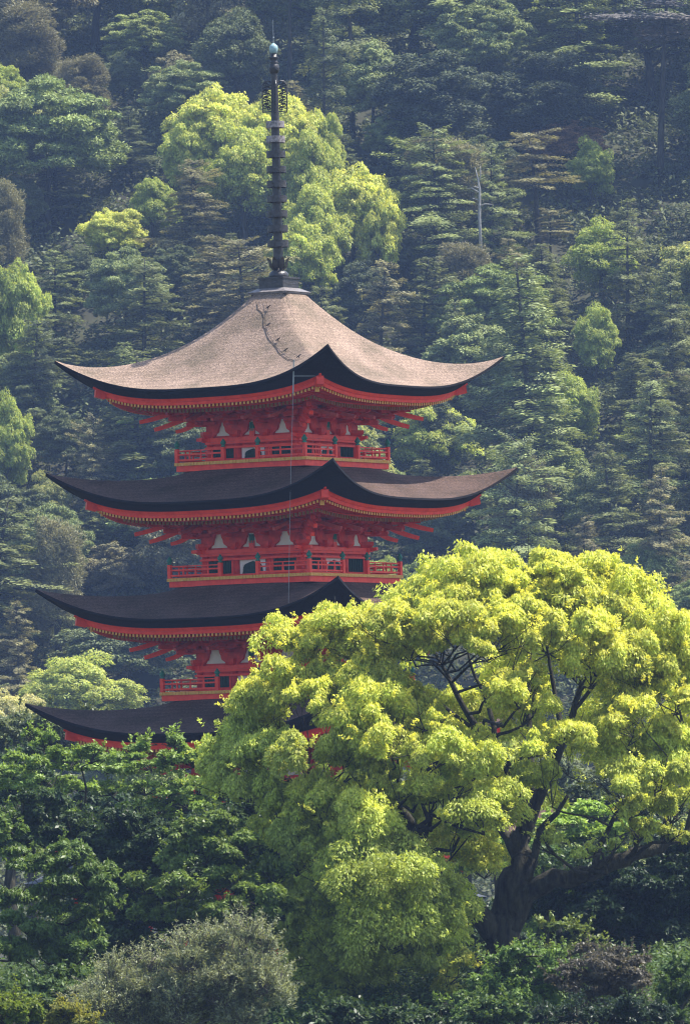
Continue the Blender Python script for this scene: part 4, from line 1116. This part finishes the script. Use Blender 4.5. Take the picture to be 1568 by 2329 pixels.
def blob(cx, cy, rx, ry, n, r0, r1, seed):
    rr = random.Random(seed); out = []
    for i in range(n):
        a = 2*PI*i*.618+rr.uniform(-.3,.3); q = math.sqrt((i+.5)/n); r = rr.uniform(r0, r1)
        out.append((cx+(rx-r*.7)*q*math.cos(a), cy+(ry-r*.6)*q*math.sin(a), r, r*rr.uniform(.65,.9)))
    return out
random.seed(31); rng = np.random.default_rng(31)
# cherry-like tree under the left eaves: open sprays, visible limbs
fore_tree('cherry_tree', 'light green airy tree spreading under the left eaves of the lowest visible roof', 'tree', -22,
   [(300,1720,55,30),(345,1745,60,34),(395,1725,38,50),(395,1690,22,28),(330,1690,22,20),(440,1735,45,35),(255,1745,60,36),(205,1725,50,36),(155,1740,55,36),(110,1700,38,40),(60,1740,55,40),(20,1780,50,45),(100,1790,60,38),(180,1790,65,38),(250,1800,55,30),(60,1850,55,36),(130,1840,50,30),(330,1800,55,30),(400,1790,50,34),(450,1800,40,40),(75,1680,25,30),(480,1770,30,35),(380,1820,45,28),(430,1835,45,28),(350,1850,45,26),(470,1850,45,28),(310,1840,45,28),(500,1810,30,30)],
   (265,2030), (.20,.30,.075), 'gloss', (.14,.055), 1.05, .15, .9, .7, 9, .2, 9, deep=2.2)
fore_tree('evergreen_tree', 'dark blue-green tree at the left edge behind the airy light green tree', 'tree', -14,
   blob(20,1800,120,110,12,40,60,3), (30,2100), (.05,.085,.04), 'gloss', (.17,.07), .9, .3, .5, .8)
fore_tree('evergreen_tree', 'pale sunlit leafy tree beside the left tip of the lowest visible roof', 'tree', 40,
   blob(60,1690,130,100,14,36,56,5)+blob(200,1660,110,60,8,30,45,6), (70,2050), (.12,.15,.075), 'gloss', (.2,.08), .9, .25, .6, .8)
fore_tree('evergreen_oak', 'domed glossy oak left of the great camphor, sunlit on its crown', 'tree', -42,
   [(440,1895,60,45),(500,1890,60,45),(550,1930,60,50),(470,1950,75,50),(400,1960,50,45),(575,1990,60,55),(500,2020,80,50),(410,2030,60,50),(600,2060,60,60),(330,2020,50,45),(530,2080,80,45),(530,2125,60,40),(580,2120,50,40),(440,2090,80,45),(350,2080,50,45),(620,2000,40,50)],
   (490,2330), (.135,.20,.048), 'gloss', (.135,.055), 1.7, .45, .9, .85)
fore_tree('evergreen_oak', 'dark glossy oak at the left edge above the grey-green thicket', 'tree', -48,
   [(60,1960,70,50),(150,1960,60,45),(200,2010,65,50),(120,2020,75,50),(30,2040,65,55),(230,2070,55,50),(150,2090,75,50),(60,2110,70,50),(20,2170,60,55),(110,2180,75,50),(200,2150,60,50),(10,1900,50,50),(90,2240,70,45),(180,2220,60,40),(230,2000,40,40)],
   (150,2340), (.11,.175,.045), 'gloss', (.14,.058), 1.7, .55, .8, .85)
fore_tree('evergreen_oak', 'shadowy tree filling the dark gap between the two glossy oaks', 'tree', -34,
   blob(300,2010,190,170,34,48,68,9)+blob(60,1880,120,90,12,44,62,10)+blob(240,1900,150,70,14,40,58,12)+blob(520,1900,120,90,14,44,62,14), (300,2330), (.05,.085,.03), 'gloss', (.17,.07), .9, .4, .4, .85)
fore_tree('willow_thicket', 'grey-green thicket of fine narrow leaves at the bottom left of the photo', 'shrub', -60,
   blob(310,2290,150,75,20,32,50,13)+blob(500,2250,150,110,26,34,52,14)+[(560,2125,30,24),(500,2140,26,20),(600,2150,26,34),(420,2165,30,22),(350,2195,30,20),(250,2210,28,22),(620,2250,45,60),(460,2150,24,18)],
   (420,2420), (.25,.28,.18), 'gloss', (.12,.024), 1.25, -.15, .35, 1.1, 10, .10, 16, twm='trunkg', deep=1.4, bumpr=.8, sprigs=26, slen=.6, sn=26)
fore_tree('shrub', 'small bright green shrub in the bottom left corner', 'shrub', -66, blob(30,2300,70,45,8,26,40,15), (30,2400), (.13,.20,.03), 'leaf', (.11,.05), 1.3, .3, .9)
fore_tree('shrub', 'yellow-green shrub at the bottom edge beside the grey-green thicket', 'shrub', -66, blob(165,2320,75,35,8,24,36,17), (165,2400), (.20,.23,.05), 'leaf', (.11,.05), 1.3, .3, .9)
fore_tree('evergreen_tree', 'very dark tree at the bottom left behind the yellow-green shrub', 'tree', -57, blob(120,2280,200,80,22,42,64,19), (130,2420), (.08,.13,.04), 'gloss', (.16,.07), 1, .4, .4)
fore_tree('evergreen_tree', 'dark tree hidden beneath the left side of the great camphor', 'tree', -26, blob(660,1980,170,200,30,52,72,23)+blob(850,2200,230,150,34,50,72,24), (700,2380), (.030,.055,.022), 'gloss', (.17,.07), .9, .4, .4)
# right side, behind and below the great camphor
fore_tree('evergreen_tree', 'backlit bright green tree seen between the camphor trunk and its long right limb', 'tree', -10,
   [(1270,1870,55,30),(1330,1850,60,32),(1290,1910,60,34),(1350,1900,60,34),(1400,1900,50,32),(1240,1930,40,34),(1310,1955,60,30),(1450,1880,50,34),(1220,1990,40,40),(1380,1945,50,26),(1270,2070,50,50),(1240,2120,45,40),(1100,1985,50,45),(1050,1960,50,40),(1130,1930,40,40)],
   (1280,2260), (.24,.36,.08), 'gloss', (.19,.08), 1.1, .15, 1, .6, deep=2.0)
fore_tree('evergreen_tree', 'dark glossy tree at the right edge below the long camphor limb', 'tree', -24,
   blob(1400,2070,210,130,40,45,68,27)+blob(1560,2010,110,140,18,45,64,28), (1420,2330), (.030,.056,.024), 'gloss', (.17,.07), .95, .4, .7, .8)
fore_tree('evergreen_tree', 'pale grey-green leaves at the right edge above the long camphor limb', 'tree', 6,
   blob(1540,1960,60,60,6,30,45,29)+blob(1420,1850,150,90,10,36,50,30), (1540,2200), (.07,.10,.05), 'gloss', (.19,.08), .9, .2, .7)
fore_tree('maple_spray', 'low tree with flat bright green sprays to the right of the camphor trunk', 'tree', -44,
   [(1270,2105,34,9),(1310,2112,34,9),(1245,2112,20,8),(1330,2135,30,9),(1290,2160,50,14),(1230,2165,50,14),(1345,2160,30,12),(1190,2180,50,22)], (1250,2330), (.15,.20,.07), 'gloss', (.15,.06), 1.8, .0, 1, .5, deep=.8)
fore_tree('evergreen_shrub', 'dark green glossy shrub at the foot of the camphor trunk', 'shrub', -52,
   blob(1200,2230,130,90,20,34,52,33)+blob(1120,2290,110,60,10,30,46,34), (1190,2420), (.12,.20,.055), 'gloss', (.135,.055), 1.7, .35, .9, .85)
fore_tree('evergreen_shrub', 'brownish purple shrub at the bottom right of the photo', 'shrub', -56,
   blob(1370,2230,120,90,18,34,50,37), (1380,2420), (.105,.095,.075), 'gloss', (.11,.04), 1.5, .3, .3, .8)
fore_tree('evergreen_shrub', 'dark shrub along the bottom edge below the brownish purple one', 'shrub', -62,
   blob(1350,2310,170,45,14,30,44,39), (1350,2420), (.028,.050,.026), 'gloss', (.12,.05), 1.3, .3, .4, .8)
fore_tree('evergreen_shrub', 'plain green shrub in the bottom right corner', 'shrub', -60,
   blob(1545,2260,50,90,9,30,42,41), (1550,2420), (.060,.105,.030), 'gloss', (.15,.06), 1.3, .4, .8, .85)
fore_tree('evergreen_shrub', 'sunlit leafy shrub at the bottom edge right of centre', 'shrub', -60,
   blob(1120,2305,80,45,8,26,40,43), (1120,2420), (.085,.14,.055), 'gloss', (.16,.07), 1.3, .3, 1, .8)
# two thin trunks behind the camphor
for i, (x0, x1, xx) in enumerate(((1238,1246,'left'),(1262,1275,'right'))):
    root = empty('slender_tree', (0,0,0)); f = at(x1, 2200, -16); Oo = Vector((f.x, -16, gz(f.x, -16))); root.location = Oo
    tag(root, f'thin dark tree trunk just right of the camphor trunk, the {xx} one of two', 'tree')
    m = MB(); m.tube([Vector((0,0,0)), at(x1,2150,-16)-Oo, at(x0+3,2090,-16)-Oo, at(x0,2040,-16)-Oo, at(x0-6+i*30,1960,-16)-Oo], [.12,.10,.09,.08,.04], 8)
    if i: m.tube([at(x0+4,2090,-16)-Oo, at(1290,2065,-16.2)-Oo, at(1325,2045,-16.2)-Oo], [.05,.04,.02], 6)
    m.build('trunk', M['trunk'], root, True)
    LVv = Leaves(); puff(LVv, at(x0-6+i*30,1960,-16)-Oo, (.7,.7,.5), 900, (.17,.07), .2, 9, .8); link('crown', LVv.mesh('crown', M['gloss'], .2), root, color=(.07,.12,.035))

# ================================================================== SHRINE HALL behind the trees
def hall(name, label, cx, cy, z, w, d, h, rz, roofh=1.6):
    root = empty(name, (cx, cy, z), rz); tag(root, label, 'shrine hall')
    m = MB(); m.box((0,0,h/2), (w-.3,d-.3,h)); m.build('wall', M['white'], root)
    for i in range(7):
        for sy in (-1,1):
            m = MB(); m.tube([(-w/2+.1+(w-.2)*i/6,sy*(d/2-.12),0),(-w/2+.1+(w-.2)*i/6,sy*(d/2-.12),h)], .13, 10); m.build('column', M['red'], root, True)
    m = MB(); m.box((0,-d/2+.05,h-.15), (w+.1,.16,.2)); m.box((0,-d/2+.05,h*.3), (w+.1,.14,.14)); m.box((0,d/2-.05,h-.15), (w+.1,.16,.2)); m.build('tie_beam', M['red'], root)
    m = MB(); n = 9; W2, D2 = w/2+1.1, d/2+1.1
    for sx, a, b in ((0,W2,D2),):
        rows = []
        for i in range(n):
            t = i/(n-1); f = 1-t; zz = h+.05+roofh*(t**1.5); rows.append([(-W2+ (D2*.55)*t,-D2*f,zz),(W2-(D2*.55)*t,-D2*f,zz)])
        m.strip(rows); m.strip([[(-x,-y,zz) for x,y,zz in r] for r in rows])
        for sg in (1,-1):
            m.strip([[(sg*(W2-(D2*.55)*(i/(n-1))), sg*(-D2*(1-i/(n-1))), h+.05+roofh*((i/(n-1))**1.5)), (sg*(W2-(D2*.55)*(i/(n-1))), sg*(D2*(1-i/(n-1))), h+.05+roofh*((i/(n-1))**1.5))] for i in range(n)])
    m.box((0,0,h+.02), (2*W2-.1,2*D2-.1,.05)); m.box((0,0,h+roofh+.05), (2*(W2-D2*.55)+.3,.35,.3))
    m.build('roof', M['tile'], root)
    return root
c = at(330, 1990, -12); hall('shrine_hall', 'dark-roofed hall glimpsed through the trees below the pagoda', c.x, -9, gz(c.x,-9), 3.4, 3.0, 2.6, math.radians(-20), 1.7)
c = at(900, 2260, -24); hall('corridor_hall', 'red and white hall glimpsed beneath the great camphor', c.x, -22, gz(c.x,-22), 2.4, 2.2, 2.0, math.radians(6), 1.1)

random.seed(91); rng = np.random.default_rng(91)
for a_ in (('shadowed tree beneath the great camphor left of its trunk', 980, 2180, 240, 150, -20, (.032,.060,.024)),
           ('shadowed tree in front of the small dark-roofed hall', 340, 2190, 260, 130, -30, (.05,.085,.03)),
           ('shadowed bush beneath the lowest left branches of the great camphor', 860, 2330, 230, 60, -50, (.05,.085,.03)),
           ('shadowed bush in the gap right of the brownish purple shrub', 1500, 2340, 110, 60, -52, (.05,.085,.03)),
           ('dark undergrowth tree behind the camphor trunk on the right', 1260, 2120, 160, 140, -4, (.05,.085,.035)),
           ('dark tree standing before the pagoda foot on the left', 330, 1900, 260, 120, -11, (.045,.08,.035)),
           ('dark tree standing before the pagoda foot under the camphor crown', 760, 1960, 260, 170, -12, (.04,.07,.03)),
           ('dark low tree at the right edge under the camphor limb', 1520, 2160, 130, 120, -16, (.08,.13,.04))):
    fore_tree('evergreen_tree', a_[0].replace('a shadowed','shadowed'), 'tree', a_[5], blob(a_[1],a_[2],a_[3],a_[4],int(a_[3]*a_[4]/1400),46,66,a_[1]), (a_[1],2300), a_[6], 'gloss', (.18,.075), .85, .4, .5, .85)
# ================================================================== LIGHT, SKY AND AIR
SUN_AZ = Vector((.985, .17)); SUN_EL = math.radians(62)
w = bpy.data.worlds.new("World"); scene.world = w; w.use_nodes = True
nt = w.node_tree; bg = nt.nodes['Background']; sk = nt.nodes.new('ShaderNodeTexSky'); sk.sky_type = 'NISHITA'; sk.sun_disc = False
sk.sun_elevation = SUN_EL; sk.sun_rotation = math.atan2(SUN_AZ.x, SUN_AZ.y); sk.air_density = 1.2; sk.dust_density = 1.5
nt.links.new(sk.outputs[0], bg.inputs[0]); bg.inputs[1].default_value = .135
sl = bpy.data.lights.new('sun', 'SUN'); sl.energy = 5.0; sl.angle = math.radians(.53); sl.color = (1,.95,.86)
so = bpy.data.objects.new('sun', sl); COL.objects.link(so)
sd = Vector((SUN_AZ.normalized().x*math.cos(SUN_EL), SUN_AZ.normalized().y*math.cos(SUN_EL), math.sin(SUN_EL)))
so.rotation_euler = sd.to_track_quat('Z', 'Y').to_euler(); so.location = (60,0,120)
HAZE = .00016
if HAZE:
    m = MB(); m.box((0,150,87), (3100,2800,186)); m.v = [(x,y,z) for x,y,z in m.v]
    hm, nt, N, L = nmat('hazy_air'); out = N.new('ShaderNodeOutputMaterial'); pv = N.new('ShaderNodeVolumePrincipled')
    pv.inputs['Color'].default_value = (.40,.58,1.0,1); pv.inputs['Density'].default_value = HAZE; pv.inputs['Anisotropy'].default_value = .2
    L.new(pv.outputs[0], out.inputs['Volume'])
    o = m.build('haze', hm); tag(o, kind='stuff'); o.display_type = 'WIRE'
vs = scene.view_settings; vs.view_transform = 'Standard'; vs.look = 'None'; vs.gamma = 1; vs.use_curve_mapping = False; vs.exposure = .95
cy = scene.cycles; cy.max_bounces = 5; cy.diffuse_bounces = 3; cy.glossy_bounces = 2; cy.transmission_bounces = 3; cy.transparent_max_bounces = 4; cy.volume_bounces = 0
cy.use_denoising = True; cy.use_adaptive_sampling = True; cy.adaptive_threshold = .02; cy.sample_clamp_indirect = 4
scene.render.film_transparent = False
scene.cycles.pixel_filter_type = 'BLACKMAN_HARRIS'; scene.cycles.filter_width = 1.15
